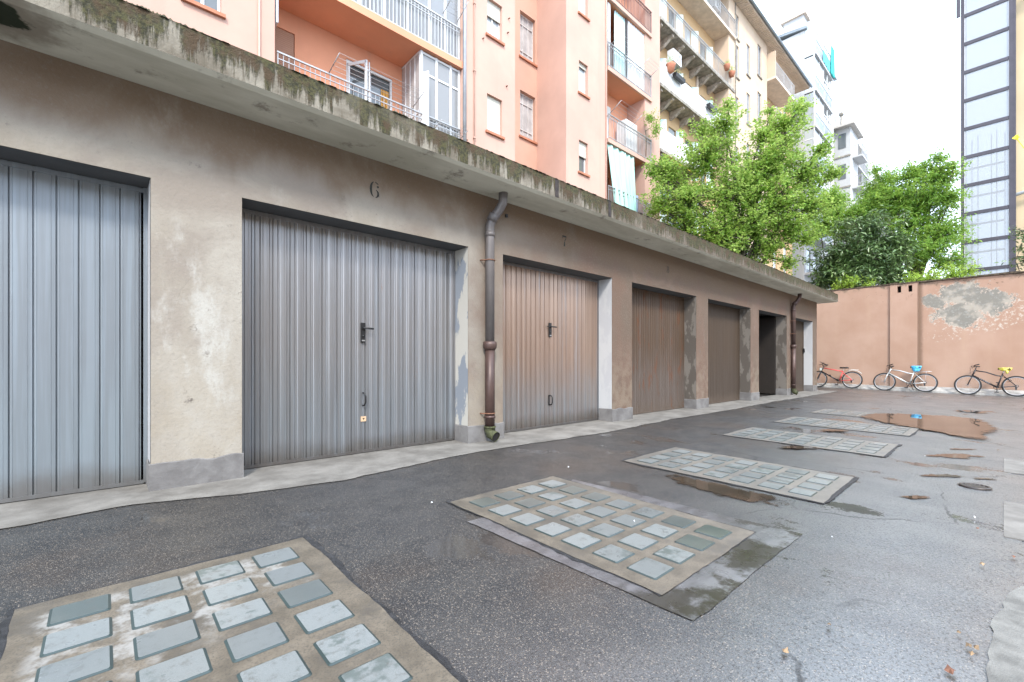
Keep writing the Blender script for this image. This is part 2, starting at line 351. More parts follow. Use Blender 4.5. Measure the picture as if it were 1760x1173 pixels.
def m_glass(name, tint=(.8,.88,.92), tr=.6, rough=.02):
    m = M(name, (.33,.335,.34), rough, 0, .8)
    t = m.n('BsdfTransparent'); t.inputs[0].default_value = (*tint, 1); ms = m.n('MixShader'); ms.inputs[0].default_value = tr
    m.L(m.b.outputs[0], ms.inputs[1]); m.L(t.outputs[0], ms.inputs[2]); m.L(ms.outputs[0], m.out.inputs[0]); return m.m
def m_shutter(name, col):
    m = M(name, col, .6); P = m.xyz(); s_ = m.math('FRACT', m.math('MULTIPLY', P[2], 20.))
    m.set('Base Color', m.mix(m.step(s_, .12, .0), m.mix(m.noise(3), col, tuple(x*.9 for x in col)), tuple(x*.45 for x in col)))
    m.bump(m.math('PINGPONG', s_, .5), .006, .8); return m.m
def m_curtain(name, col):
    m = M(name, rough=.85); n = m.noise(1, 3, .5, m.sc(9, 1, .5))
    m.set('Base Color', m.mix(m.step(n, .3, .7), tuple(x*.85 for x in col), col)); return m.m

ASPH = m_asphalt(); APR = m_apron(); PLA = m_plaster(); PLI = m_plinth(); FAS = m_fascia(); SOF = m_soffit()
LINT = simple('lintel_paint', (.07,.072,.075), .8, var=.15)
REV_GREY = m_reveal('peeling_grey_reveal', (.20,.22,.25), (.42,.40,.36), 2.2, .52, .55)
REV_WHITE = m_reveal('white_reveal', (.46,.46,.46), (.42,.42,.43))
REV_OLD = m_reveal('stained_reveal', (.09,.075,.062), (.16,.14,.12), 4)
DOOR1 = m_door('blue_grey_metal', (.245,.275,.305), (.25,.29,.32), 0., .38, .45)
DOOR2 = m_door('galvanised_metal', (.31,.305,.31), (.29,.31,.33), .05, .30, .72, (.22,.11,.07))
DOOR3 = m_door('galvanised_metal_brown_reflection', (.37,.265,.205), (.30,.305,.31), .0, .30, .72, z0=.75)  # brown above grey: reflections of house and wet ground painted in
DOOR4 = m_door('rusty_brown_metal', (.085,.052,.031), (.115,.092,.078), .16, .6, .15, (.12,.045,.02), 1.0)
DOOR5 = m_door('dark_brown_metal', (.062,.040,.024), (.062,.045,.033), .05, .6, .1, (.07,.035,.02), 1.0)
DARK = simple('dark_interior', (.012,.011,.010), .9); BLACK = simple('black_plastic', (.012,.012,.013), .35)
BRASS = simple('worn_label', (.55,.38,.24), .5)
PIPEG = simple('grey_pipe_paint', (.135,.12,.115), .45, .2); PIPEB = simple('brown_cast_iron', (.075,.045,.038), .45, .3, .25)
RUST = simple('rusty_iron', (.18,.085,.05), .7, .2, .3); MOSSY = simple('mossy_iron', (.055,.06,.025), .8, 0, .5, 20)
PINK = m_wallpaint('pink_render', (.50,.315,.25)); PINKD = m_wallpaint('orange_pink_render', (.62,.285,.17)); SILL = simple('terracotta_sill', (.40,.16,.09), .8)
YEL = m_wallpaint('yellow_render', (.55,.37,.20)); CREAM = m_wallpaint('cream_render', (.54,.42,.31)); BEIGE = m_wallpaint('beige_render', (.55,.43,.27))
WHITE = m_wallpaint('white_render', (.46,.46,.455), .04, .04); WHITEP = simple('white_paint', (.62,.63,.63), .4, var=.03)
ORW = m_backwall(); STONE = simple('weathered_stone', (.27,.245,.21), .9, 0, .35, 5, .01)
COPE = simple('dark_coping', (.10,.075,.05), .95, 0, .5, 12, .02); GBL = m_glassblock(False); GBW = m_glassblock(True)
TEAL = simple('teal_glass_edge', (.03,.045,.043), .35); PCON = m_panelconc(); PATCH = m_patch(); PUD = m_puddle()
RAIL = simple('grey_rail_metal', (.36,.36,.36), .45, .5); RAILW = simple('white_rail_metal', (.48,.48,.48), .4, .1)
PANE = M('window_glass', (.10,.115,.12), .04, 0, .9).m; PANEF = simple('frosted_pane', (.36,.34,.33), .3)
PANEB = M('pale_window_glass', (.42,.46,.48), .08, 0, .9).m
SHW = m_shutter('cream_roller_shutter', (.52,.50,.43)); SHB = m_shutter('brown_roller_shutter', (.34,.18,.11)); LOUV = m_shutter('white_louvres', (.60,.72,.70))
MINT = m_curtain('mint_fabric', (.42,.68,.60)); TEALC = m_curtain('pale_teal_fabric', (.55,.76,.75)); SHEET = m_curtain('white_sheet', (.80,.82,.82))
ORC = m_curtain('orange_fabric', (.70,.12,.04)); YELC = m_curtain('yellow_fabric', (.85,.62,.05)); BLUC = m_curtain('checked_blue_fabric', (.30,.40,.62)); TURQ = m_curtain('turquoise_fabric', (.06,.50,.48))
SEAM = simple('broken_tar_edge', (.035,.034,.036), .55, 0, .5, 25, .01)
ROOFD = simple('grey_roof_sheet', (.20,.23,.25), .5); SOFC = simple('cream_soffit', (.62,.52,.43), .8)
TOWF = simple('dark_tower_frame', (.06,.052,.062), .45, .2); TOWG = m_glass('tower_glass', (.88,.90,.93), .32)
BARK = simple('bark', (.10,.085,.065), .9, 0, .4, 15, .02)
LFM = m_leaf('maple_leaves', (.085,.20,.025), (.25,.44,.06), (.58,.70,.20), .50); LFB = m_leaf('young_leaves', (.10,.23,.03), (.22,.40,.065), (.50,.66,.14), .45)
LFD = m_leaf('loquat_leaves', (.05,.10,.03), (.12,.20,.055), (.30,.38,.18), .12, .35); LFY = m_leaf('yellow_green_leaves', (.22,.38,.04), (.36,.52,.06), (.55,.65,.15), .4)

# ------------------------------------------------------------ ground
g = MB(); ys = [160, 60, 20, 9.6, D, 3, 1.5, 0, -2, -5, -10, -40, -160]; xs = [-160, -40, -5, 0, 5, 10, 15, 22, 40, 80, 200]
for a, b in zip(xs, xs[1:]):
    for c, d in zip(ys, ys[1:]): g.face([(a,d,zg(d)), (b,d,zg(d)), (b,c,zg(c)), (a,c,zg(c))])
struct(g.build('ground', ASPH))
def sheet(outline, dz, ragged=.0, step=.08, seed=0):
    # irregular outlined sheet following the slope of the yard
    pts = []
    n = len(outline)
    for i in range(n):
        p, q = Vector(outline[i]), Vector(outline[(i+1) % n]); k = max(1, int((q-p).length/step))
        for j in range(k):
            r = p.lerp(q, j/k)
            if ragged:
                v = mnoise.noise_vector(Vector((r.x*3.1+seed, r.y*3.1, seed)))*ragged + mnoise.noise_vector(Vector((r.x*17+seed, r.y*17, seed*2)))*ragged*.5
                r = Vector((r.x+v.x, r.y+v.y))
            pts.append(r)
    m = MB(); m.face([(p.x, p.y, zg(p.y)+dz) for p in pts]); return m
edge = [(-6, 3.95), (-2.5, 4.02), (-.46, 4.07), (.16, 4.15), (.73, 3.97), (1.51, 3.8), (2.5, 3.95), (3.15, 4.0), (3.64, 3.99), (5.33, 3.86), (7.4, 3.98), (9.76, 3.94), (13, 4.0), (17.51, 3.92), (19.2, 3.95)]
ap = sheet(edge+[(19.2, 4.78), (-6, 4.78)], .006, .035, .1, 3)
ap.n0 = 0
# split at the fold so it stays planar: everything sits within 1 cm of the plane
struct(ap.build('pavement', APR))
dr = sheet([(1.2, -.02), (2.25, .03), (2.71, .03), (3.13, .0), (3.45, -.10), (3.6, -.5), (3.4, -2.2), (0.8, -2.2)], .006, .03, .06, 9)
struct(dr.build('path', simple('dry_cement', (.17,.165,.15), .9, 0, .3, 9, .004)))

# ------------------------------------------------------------ glass block panels
def rrect(cx, cy, hx, hy, r, n=3):
    o = []
    for qx, qy, a0 in ((1,1,0), (-1,1,90), (-1,-1,180), (1,-1,270)):
        for k in range(n+1):
            a = radians(a0+90*k/n); o.append((cx+qx*(hx-r)+r*cos(a), cy+qy*(hy-r)+r*sin(a)))
    return o
labels = ['glass block floor light nearest the camera, lime bloom between its upper blocks',
 'glass block floor light inside the smooth wet bitumen patch', 'glass block floor light beside the long dark puddle, third from the camera',
 'glass block floor light on wet asphalt in front of the rusty brown door', 'glass block floor light just short of the big puddle',
 'faint glass block floor light beside the far end of the big puddle']
PAN = [(-.27, .87, 1.0, 2.77, {(0,0),(3,2)}), (1.88, 3.01, 1.05, 2.75, {(0,0),(3,6),(3,5),(2,6)}), (4.03, 5.15, .93, 2.69, set()),
       (6.53, 7.66, .92, 2.71, set()), (8.64, 9.77, .92, 2.70, set()), (10.8, 11.93, .95, 2.70, set())]
for pi_, (x0, x1, y0, y1, wetset) in enumerate(PAN):
    y1_ = y1
    t = thing('floor_light', labels[pi_], 'floor light', ((x0+x1)/2, (y0+y1)/2, zg((y0+y1)/2)), 'glass block floor lights set in the yard')
    e_ = .018 if pi_ != 1 else .008
    sheet([(x0-e_,y0-e_),(x1+e_*1.5,y0-e_),(x1+e_*1.5,y1+e_),(x0-e_,y1+e_)], 0.0068, .03, .03, pi_+20).build('tar_seam', SEAM, t)
    s_ = sheet([(x0,y0),(x1,y0),(x1,y1),(x0,y1)], .009, .012, .05, pi_); s_.build('concrete_frame', PCON, t)
    mgx, mgy = .075, .06; px_ = (x1-x0-2*mgx)/4; py_ = (y1-y0-2*mgy)/7
    for i in range(4):
        for j in range(7):
            cx = x0+mgx+px_*(i+.5); cy = y1-mgy-py_*(j+.5); hx = px_*.385+random.uniform(-.003,.003); hy = py_*.37+random.uniform(-.003,.003)
            b = MB(); o1 = rrect(cx, cy, hx, hy, .012); o2 = rrect(cx, cy, hx-.009, hy-.009, .008); n = len(o1)
            Zf = lambda p, h: (p[0], p[1], zg(p[1])+h)
            b.face([Zf(p, .0145) for p in o2], 0)
            b.faces([Zf(p, .010) for p in o1]+[Zf(p, .0145) for p in o2], [(k, (k+1) % n, n+(k+1) % n, n+k) for k in range(n)], 1)
            b.build('glass_block', [GBW if (i, j) in wetset or (pi_ == 1 and random.random() < .12) else GBL, TEAL], t)
tag(sheet([(1.74,2.32),(1.78,1.6),(1.80,.87),(3.22,.85),(3.16,1.83),(3.07,2.52),(2.98,2.52),(2.98,1.3),(1.92,1.3),(1.93,2.3)][0:0] or
   [(1.76,2.36),(1.78,1.6),(1.80,.86),(2.5,.85),(3.22,.85),(3.15,1.83),(3.08,2.58),(2.4,2.3)], .0045, .010, .05, 5).build('asphalt_patch', PATCH),
   'smooth grey wet bitumen patch around the second floor light', 'patch')
# puddles
big = [(10.96,2.02),(12.0,1.92),(12.4,1.3),(12.77,.68),(12.6,.35),(12.46,.19),(11.6,.08),(10.6,-.06),(10.2,.0),(9.9,.05),(9.6,.10),(9.3,.08),(9.0,.05),(8.75,.2),(9.0,.5),(9.41,.8),(9.57,1.04),(9.8,1.3),(10.04,1.56),(10.5,1.85)]
def ell_(cx, cy, a, b, k):      # ragged elongated outline
    r = random.Random(k*5+2); o = []
    for i in range(18):
        q = 2*pi*i/18; f = r.uniform(.65, 1.25); x, y = a*f*cos(q), b*f*sin(q); o.append((cx+x*.74-y*.67, cy-x*.67-y*.74))
    return o
P_ = [(big, 'large brown puddle mirroring the orange wall'), ([(3.80,2.25),(4.02,2.3),(4.0,1.7),(4.0,1.2),(3.98,.98),(3.8,.96),(3.6,1.05),(3.55,1.44),(3.6,1.9)], ''),
      *[(ell_(cx, cy, a_, b_, k), '') for k, (cx, cy, a_, b_) in enumerate(((7.25,.42,.42,.16), (7.9,.35,.30,.06), (5.9,.40,.30,.085), (4.80,.50,.17,.06), (8.3,1.75,.34,.14), (6.3,1.7,.36,.12), (6.1,.1,.14,.05)))],
      ([(13.9,.9),(14.6,.8),(14.5,.2),(13.8,.1),(13.5,.45)], '')]
def smooth(o, it=2):
    for _ in range(it): o = [p for a, b in zip(o, o[1:]+o[:1]) for p in ((a[0]*.75+b[0]*.25, a[1]*.75+b[1]*.25), (a[0]*.25+b[0]*.75, a[1]*.25+b[1]*.75))]
    return o
def fringe(outline, dz, ragged, seed, inner=.62):
    outline = smooth(outline)
    m = sheet(outline, dz, ragged, .05, seed); pts = [Vector(p) for p in m.v]; n = len(pts); c = sum(pts, Vector())/n
    q = [c+(p-c)*inner for p in pts]; q2 = MB(); q2.faces([*pts, *q], [(i, (i+1) % n, n+(i+1) % n, n+i) for i in range(n)]); q2.faces(q, [tuple(range(n))])
    q2.n0 = n; return q2
def fbuild(m, name, mat):
    o = m.build(name, mat); a = o.data.attributes.new('edge', 'FLOAT', 'POINT')
    a.data.foreach_set('value', [0. if i < m.n0 else 1. for i in range(len(m.v))]); return o
for k, (o, l) in enumerate(P_):
    o = o if len(o) > 6 else o
    struct(fbuild(fringe(o, .0185 if k in (0, 6, 7) else .0065, .03, k*7+1, .66 if k == 0 else .22), 'puddle', PUD))
def cover(name, x0, x1, y0, y1, label, cat='manhole cover'):
    m = MB(); zz = zg((y0+y1)/2); m.box(x0, x1, y0, y1, zz-.02, zz+.014)
    m.box(x0-.03, x1+.03, y0-.03, y1+.03, zz-.02, zz+.006, 1)
    tag(m.build(name, [APR, simple('dark_joint', (.035,.035,.038), .7)]), label, cat)
cover('stone_cover', 4.16, 5.22, -.75, .0, 'pale concrete cover slab in the asphalt at the right edge, nearer one')
cover('stone_cover', 6.62, 7.55, -.7, .0, 'pale concrete cover slab in the asphalt at the right edge, farther one')
dm = MB(); cx, cy = 5.62, .17; zz = zg(cy)
dm.face([(cx+.085*cos(a*pi/8), cy+.11*sin(a*pi/8), zz+.009) for a in range(16)]); dm.torus((cx, cy, zz+.006), .09, .012, 'z', 24, 6)
for k in range(-2, 3): dm.box(cx-.07, cx+.07, cy+k*.028-.005, cy+k*.028+.005, zz+.005, zz+.016)
tag(dm.build('drain_cover', simple('wet_iron', (.06,.05,.045), .35, .4)), 'small round iron drain cover on the wet asphalt', 'drain cover')

# ------------------------------------------------------------ garage block
G = thing('garage_row', 'low concrete garage row with mossy roof slab and seven doors', 'garage building', (0, D, 0))
ops = [(-5.3,-2.75),(-2.17,.27),(.89,3.34),(3.91,6.37),(6.97,9.46),(10.03,12.54),(13.13,15.45),(16.05,18.22)]
LZ = 2.44; XE = 18.72; XS = -6.
wl = MB().wall(XS, XE, -.1, 3.14, D, D+.3, [(a, b, -.2, LZ) for a, b in ops])
wl.box(XS, XE, 9.3, 9.5, -.1, 3.139); wl.box(XE-.2, XE-.001, D+.301, 9.299, -.1, 3.139); wl.box(XS, XS+.2, D+.301, 9.299, -.1, 3.139)
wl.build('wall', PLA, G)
# thin plinth coats on the pillars
ends = [(ops[i][1], ops[i+1][0]) for i in range(len(ops)-1)]+[(18.22, XE)]
for a, b in ends:
    pl = MB(); n = max(4, int((b-a)/.05)); h = [.205+.02*mnoise.noise(Vector((a*3+k*.35, 1, 2))) for k in range(n+1)]
    e = .012
    for k in range(n):
        xa = a-e+(b-a+2*e)*k/n; xb = a-e+(b-a+2*e)*(k+1)/n
        pl.face([(xa,D-e,-.03),(xb,D-e,-.03),(xb,D-e,h[k+1]),(xa,D-e,h[k])])
        pl.face([(xa,D-e,h[k]),(xb,D-e,h[k+1]),(xb,D+.01,h[k+1]+.012),(xa,D+.01,h[k]+.012)])
    pl.face([(a-e,D+.30,-.03),(a-e,D-e,-.03),(a-e,D-e,h[0]),(a-e,D+.30,h[0])]); pl.face([(b+e,D-e,-.03),(b+e,D+.30,-.03),(b+e,D+.30,h[-1]),(b+e,D-e,h[-1])])
    pl.face([(a-e,D-e,h[0]),(a-e,D+.01,h[0]+.01),(a,D+.30,h[0]+.01),(a-e,D+.30,h[0])])
    pl.build('plinth', PLI, G)
# soffit slab
FY = 3.94
rf = MB()
rf.faces([(XS,FY,3.165),(XE+.45,FY,3.165),(XE+.45,9.6,3.165),(XS,9.6,3.165),(XS,FY,3.41),(XE+.45,FY,3.41),(XE+.45,9.6,3.41),(XS,9.6,3.41)],
         [(0,1,5,4),(1,2,6,5),(2,3,7,6),(3,0,4,7),(4,5,6,7)], 0)
rf.faces([(XS,FY+.045,3.14),(XE+.41,FY+.045,3.14),(XE+.41,9.55,3.14),(XS,9.55,3.14),(XS,FY,3.165),(XE+.45,FY,3.165),(XE+.45,9.6,3.165),(XS,9.6,3.165)],
         [(0,3,2,1),(0,1,5,4),(1,2,6,5)], 1)
rf.build('roof_slab', [FAS, SOF], G)
# irregular mossy growth along the roof edge
ms = MB(); x = -3.
while x < XE+.4:
    hgt = max(0, mnoise.noise(Vector((x*1.7, 0, 0)))+.35)*.03; r_ = random.uniform(.012, .03)
    if hgt > .004:
        c = Vector((x, FY+random.uniform(.0, .04), 3.405)); q = [Vector((c.x+r_*cos(k*1.047)*1.4, c.y+r_*.8*sin(k*1.047), c.z)) for k in range(6)]
        ms.faces([*q, c+Vector((0,0,hgt))], [(k, (k+1) % 6, 6) for k in range(6)], 0, True)
    x += random.uniform(.006, .03)
ms.build('moss_edge', simple('moss', (.045,.04,.014), 1., 0, .4, 30), G)
# dark joints through the fascia
jt = MB()
for px in (957, 1048): X_ = fy(px, 330, FY)[0]; jt.box(X_-.035, X_+.035, FY-.003, FY+.02, 3.17, 3.40)
jt.build('fascia_joint', simple('tar_joint', (.03,.022,.02), .8, 0, .4, 20), G)
# lintel undersides and reveals
lt = MB()
for a, b in ops: lt.face([(a,D+.002,LZ-.003),(a,D+.30,LZ-.003),(b,D+.30,LZ-.003),(b,D+.002,LZ-.003)][::-1])
lt.build('lintel', LINT, G)
def reveal(X, mat, right=True, z0=.215):
    m = MB(); e = .003; X_ = X-e if right else X+e
    m.face([(X_,D+.004,z0),(X_,D+.30,z0),(X_,D+.30,LZ-.006),(X_,D+.004,LZ-.006)]); m.build('reveal', mat, G)
reveal(.27, REV_WHITE); reveal(3.34, REV_GREY); reveal(6.37, REV_WHITE); reveal(9.46, REV_OLD); reveal(12.54, REV_OLD); reveal(15.45, REV_OLD); reveal(18.22, REV_WHITE)
YD = D+.29
def ribdoor(a, b, prof, pitch, mat, frame=None, z0=.035, z1=LZ-.004, name='garage_door', label=None, slack=0.):
    # prof: [(fraction, depth)] one module, extruded vertically
    m = MB(); pts = []; x = a
    while x < b-.001:
        for fx_, dp in prof:
            xx = x+fx_*pitch
            if xx <= b: pts.append((xx, YD+dp))
        x += pitch
    pts.append((b, YD))
    for p, q in zip(pts, pts[1:]): m.face([(p[0],p[1],z0),(q[0],q[1],z0),(q[0],q[1],z1),(p[0],p[1],z1)])
    m.box(a, b, YD+.03, YD+.05, z0, z1)
    o = m.build(name, mat, G)
    if label: o['label'] = label
    return o
wide = [(0,.0),(.03,.013),(.06,.013),(.09,.0),(.16,-.001),(.17,-.003),(.19,-.003),(.20,-.001),(.78,-.001),(.79,-.003),(.81,-.003),(.82,-.001),(.97,.0)]
fine = [(0,.0),(.03,.011),(.06,.011),(.08,.0),(.30,.0),(.34,.006),(.38,.0),(.48,.0),(.52,-.004),(.70,-.004),(.74,.0),(.84,.0),(.87,.005),(.90,.0),(.98,.0)]
simp = [(0,.0),(.05,.010),(.12,.010),(.17,.0),(.5,.0),(.53,.003),(.57,.003),(.60,.0),(.95,.0)]
ribdoor(-5.3, -2.75, wide, .12, DOOR1)
ribdoor(-2.17, .225, wide, .119, DOOR1, label='pale blue ribbed metal door at the left edge')
d2 = ribdoor(.89, 3.325, fine, .155, DOOR2, label='grey galvanised door under the number 6')
d3 = ribdoor(3.91, 6.34, simp, .1, DOOR3, label='galvanised door under the number 7, brownish reflection in its colour')
d4 = ribdoor(6.97, 9.44, simp, .085, DOOR4, label='rusty brown door with streaked paint'); d5 = ribdoor(10.03, 12.52, simp, .085, DOOR5, label='dark brown ribbed door')
# opened bay: dark interior and a door leaf ajar
dk = MB(); dk.box(13.0, 15.6, 8.6, 8.7, 0, 3.1); dk.box(13.0, 13.05, D+.31, 8.6, 0, 3.1); dk.box(15.55, 15.6, D+.31, 8.6, 0, 3.1); dk.box(13.05, 15.55, D+.31, 8.6, 2.5, 2.6); dk.build('interior', DARK, G)
dl = MB(); dl.box(15.36, 15.42, D+.02+.28, D+1.2, .04, 2.4); dl.box(13.13, 13.18, D+.27, D+.31, .04, 2.4)
for k in range(9): dl.box(13.3+k*.11, 13.38+k*.11, D+.55+k*.02, D+.57+k*.02, .06, 2.34)
o = dl.build('garage_door', simple('dark_old_wood', (.020,.015,.012), .95), G); o['label'] = 'door standing open onto a dark garage'
ribdoor(16.05, 18.2, simp, .085, DOOR5, label='dark brown door beyond the far downpipe')
# door frames, bottom rails
for a, b, d_, mat in ((-2.17,.27,None,DOOR1), (.89,3.34,d2,DOOR2), (3.91,6.37,d3,DOOR2), (6.97,9.46,d4,DOOR4), (10.03,12.54,d5,DOOR5), (16.05,18.22,None,DOOR5)):
    m = MB(); m.box(a+.003, a+.03, YD-.02, YD+.012, .02, LZ-.006); m.box(b-.03, b-.004, YD-.02, YD+.012, .02, LZ-.006); m.box(a+.03, b-.03, YD-.012, YD+.012, .012, .040)
    m.box(a+.03, b-.03, YD-.010, YD+.012, LZ-.045, LZ-.012); m.build('door_frame', mat, G)
ht = thing  # handles as parts of their doors
def handle(door, X, z, style):
    m = MB(); y = YD-.006
    m.box(X-.024, X+.024, y-.014, y+.004, z-.11, z+.11); m.tube([(X-.024+.024, y-.012, z+.05), (X, y-.055, z+.05)], .011, 8); m.tube([(X, y-.052, z+.05), (X+.10, y-.052, z+.047)], .0105, 8)
    if style: m.tube([(X, y-.03, z+.05), (X-.10, y-.03, z+.053)], .006, 8)
    m.tube([(X, y-.013, z-.035), (X, y-.022, z-.035)], .014, 12); m.build('handle', BLACK, door)
    k = MB(); k.box(X-.018, X+.018, y-.016, y-.013, z-.092, z-.078); k.build('lock_plate', simple('steel', (.5,.5,.5), .3, .8), door)
def pull(door, X, z, loop=False):
    m = MB(); y = YD-.006
    m.tube([(X, y, z+.07), (X+.004, y-.035, z+.066), (X+.012, y-.042, z+.03), (X+.012, y-.042, z-.03), (X+.004, y-.035, z-.066), (X, y, z-.07)], .009, 8)
    if loop: m.box(X-.03, X-.012, y-.006, y+.004, z-.075, z+.075); m.box(X-.03, X+.01, y-.006, y+.004, z+.068, z+.080); m.box(X-.03, X+.01, y-.006, y+.004, z-.080, z-.068)
    m.build('pull_handle', BLACK, door)
handle(d2, 2.11, 1.33, False); pull(d2, 2.11, .60); handle(d3, 5.13, 1.53-.02, True); pull(d3, 5.13, .42, True)
m = MB(); m.box(2.085, 2.145, YD-.012, YD-.004, .355, .41); m.build('label_plate', BRASS, d2)
m = MB(); y = YD-.0135; m.face([(2.10,y,.395),(2.115,y,.372),(2.13,y,.395),(2.115,y,.388)]); m.box(2.112, 2.118, y, y+.001, .378, .392); m.build('label_mark', BLACK, d2)
for d_, X, z in ((d4, 7.3, 1.28), (d5, 10.12, 1.28)):
    m = MB(); m.box(X-.02, X+.02, YD-.02, YD, z-.06, z+.06); m.tube([(X, YD-.02, z), (X, YD-.05, z), (X+.04, YD-.05, z-.04)], .008); m.build('handle', BLACK, d_)
m = MB(); m.box(18.12, 18.2, YD-.06, YD-.02, 1.36, 1.5); m.build('hinge_block', BLACK, G)
bm = MB()
for X, z in ((-.74, .155), (-.74, .215)): bm.tube([(X, YD-.002, z), (X, YD-.008, z)], .009, 8)
bm.build('rivet', simple('steel2', (.5,.52,.55), .35, .6), G)
# stencilled numbers
def arc(cx, cz, rx, rz, a0, a1, w0, w1, n=14):
    o, i = [], []
    for k in range(n+1):
        a = radians(a0+(a1-a0)*k/n); ww = w0+(w1-w0)*sin(pi*k/n)
        o.append((cx+rx*cos(a), cz+rz*sin(a))); i.append((cx+(rx-ww)*cos(a), cz+(rz-ww*.8)*sin(a)))
    return [[o[k], o[k+1], i[k+1], i[k]] for k in range(n)]
def glyph(ch):
    if ch == '6':
        q = arc(-.0, .5, .34, .5, 100, 258, .05, .17)+arc(.02, .25, .32, .27, -80, 75, .05, .15)+arc(0, .80, .30, .2, 20, 82, .05, .08)
        q += [[(.14,.70),(.20,.78),(.30,.76),(.31,.67),(.22,.62)]]; return q
    if ch == '7': return [[(-.3,1),(.3,1),(.3,.84),(-.24,.84),(-.25,.70),(-.3,.70)], [(.30,.80),(.20,.80),(.0,.50),(.12,.50)], [(.10,.45),(-.02,.45),(-.10,.0),(.12,.0)]]
    return arc(0,.75,.26,.25,-60,60,.07,.12)+arc(0,.75,.26,.25,120,240,.07,.12)+arc(0,.27,.32,.27,-70,70,.07,.15)+arc(0,.27,.32,.27,110,250,.07,.15)+[[(-.2,.48),(.2,.54),(.2,.48),(-.2,.44)]]
for ch, X, z, hh, mt in (('6', 2.11, 2.745, .165, 'a'), ('7', 5.14, 2.76, .16, 'b'), ('8', 8.24, 2.77, .15, 'c')):
    m = MB()
    for q in glyph(ch): m.face([(X+p[0]*hh*.95, D-.003, z+p[1]*hh) for p in q])
    o = m.build('number_mark', simple('faded_black_paint', (.03,.03,.026), .9, 0, .5, 60), G); o['label'] = 'stencilled number '+ch
# downpipes
def downpipe(X, mats, zc, shoe=True):
    d = MB(); y = D-.075
    d.tube([(X+.10, D-.22, 3.17), (X+.10, D-.21, 3.02), (X+.07, D-.17, 2.93), (X+.02, D-.10, 2.82), (X, y, 2.74), (X, y, 2.6), (X, y, zc)], .058, 14)
    d.tube([(X+.035, D-.125, 2.88), (X+.01, D-.085, 2.80)], .066, 14); d.tube([(X, y, 2.66), (X, y, 2.60)], .063, 14)
    o = d.build('downpipe', mats[0], G)
    d = MB(); d.tube([(X, y, zc+.01), (X, y, zc-.03), (X, y, zc-.07), (X, y, zc-.10)], [.085,.09,.085,.066], 16)
    d.tube([(X, y, zc-.09), (X, y, .17)], .062, 14); d.tube([(X, y, .33), (X, y, .30)], .070, 14); d.build('lower_pipe', mats[1], o)
    d = MB(); d.tube([(X, y, .20), (X, y, .14), (X, y-.02, .10), (X+.01, y-.11, .07)], [.07,.068,.066,.066], 14, caps=False); d.torus((X, y, .185), .069, .009, 'z', 16, 6)
    q = d.build('outlet_shoe', MOSSY, o)
    d = MB(); c = Vector((X+.0085, y-.10, .0725)); nv = Vector((.1,-1,-.3)).normalized(); a_ = nv.orthogonal().normalized(); b_ = nv.cross(a_)
    d.face([c+(a_*cos(k*pi/8)+b_*sin(k*pi/8))*.062 for k in range(16)]); d.build('outlet_mouth', DARK, q)
    for z in (2.30, 1.9 if zc > 1.5 else .36): d = MB(); d.torus((X, y, z), .062, .008, 'z', 18, 6); d.tube([(X-.06, y, z), (X-.10, D, z)], .008, 6); d.build('pipe_clamp', RUST, o)
downpipe(3.625, (PIPEG, PIPEB), 1.26); downpipe(15.83, (PIPEB, PIPEB), 1.55)
m = MB(); m.box(3.95, 3.985, D-.02, D+.01, 2.94, 2.98); m.box(2.4, 2.404, D-.004, D, 2.5, 2.5005); m.build('bracket_stub', BLACK, G)

# ------------------------------------------------------------ back wall of the yard
XW = 22.
B = thing('boundary_wall', 'orange plastered boundary wall with a bare cement patch and coping', 'wall', (XW, 2.1, 0))
m = MB(); m.box(XW+.10, XW+.45, -14, 2.10, -.5, 3.93); m.box(XW, XW+.45, 2.89, 11.0, -.5, 3.93)
m.build('wall', ORW, B)
m = MB().wall(2.10, 2.89, -.5, 3.94, XW-.06, XW+.45, [(2.26, 2.37, 3.62, 3.86), (2.57, 2.68, 3.62, 3.86)], axis='x'); m.build('pilaster', ORW, B)
m = MB(); m.box(XW+.2, XW+.25, 2.2, 2.8, 3.6, 3.9); m.build('vent', DARK, B)
m = MB()
for a, b in ((-14, 2.10), (2.10, 2.89), (2.89, 11)):
    n = int((b-a)/.25)+1
    for k in range(n):
        ya = a+(b-a)*k/n; yb = a+(b-a)*(k+1)/n; j = random.uniform(-.012, .012)
        m.box(XW-(.09 if a == 2.10 else -.03 if a < 0 else .03)+j, XW+.5, ya+.002, yb-.002, 3.942, 3.985+random.uniform(-.012, .014))
m.build('coping', COPE, B)
m = MB(); y0 = -14; 
for k in range(50):
    ya = -14+k*.5; yb = ya+.498; z_ = zg(ya)
    m.faces([(XW-.32,ya,z_-.2),(XW-.32,yb,zg(yb)-.2),(XW+.11,yb,zg(yb)-.2),(XW+.11,ya,z_-.2),(XW-.30,ya,z_+.055),(XW-.30,yb,zg(yb)+.055),(XW+.11,yb,zg(yb)+.20),(XW+.11,ya,z_+.20)],
            [(4,5,6,7),(0,1,5,4),(1,2,6,5),(3,0,4,7)])
struct(m.build('kerb', simple('kerb_cement', (.33,.32,.30), .8, 0, .25, 6, .004)))

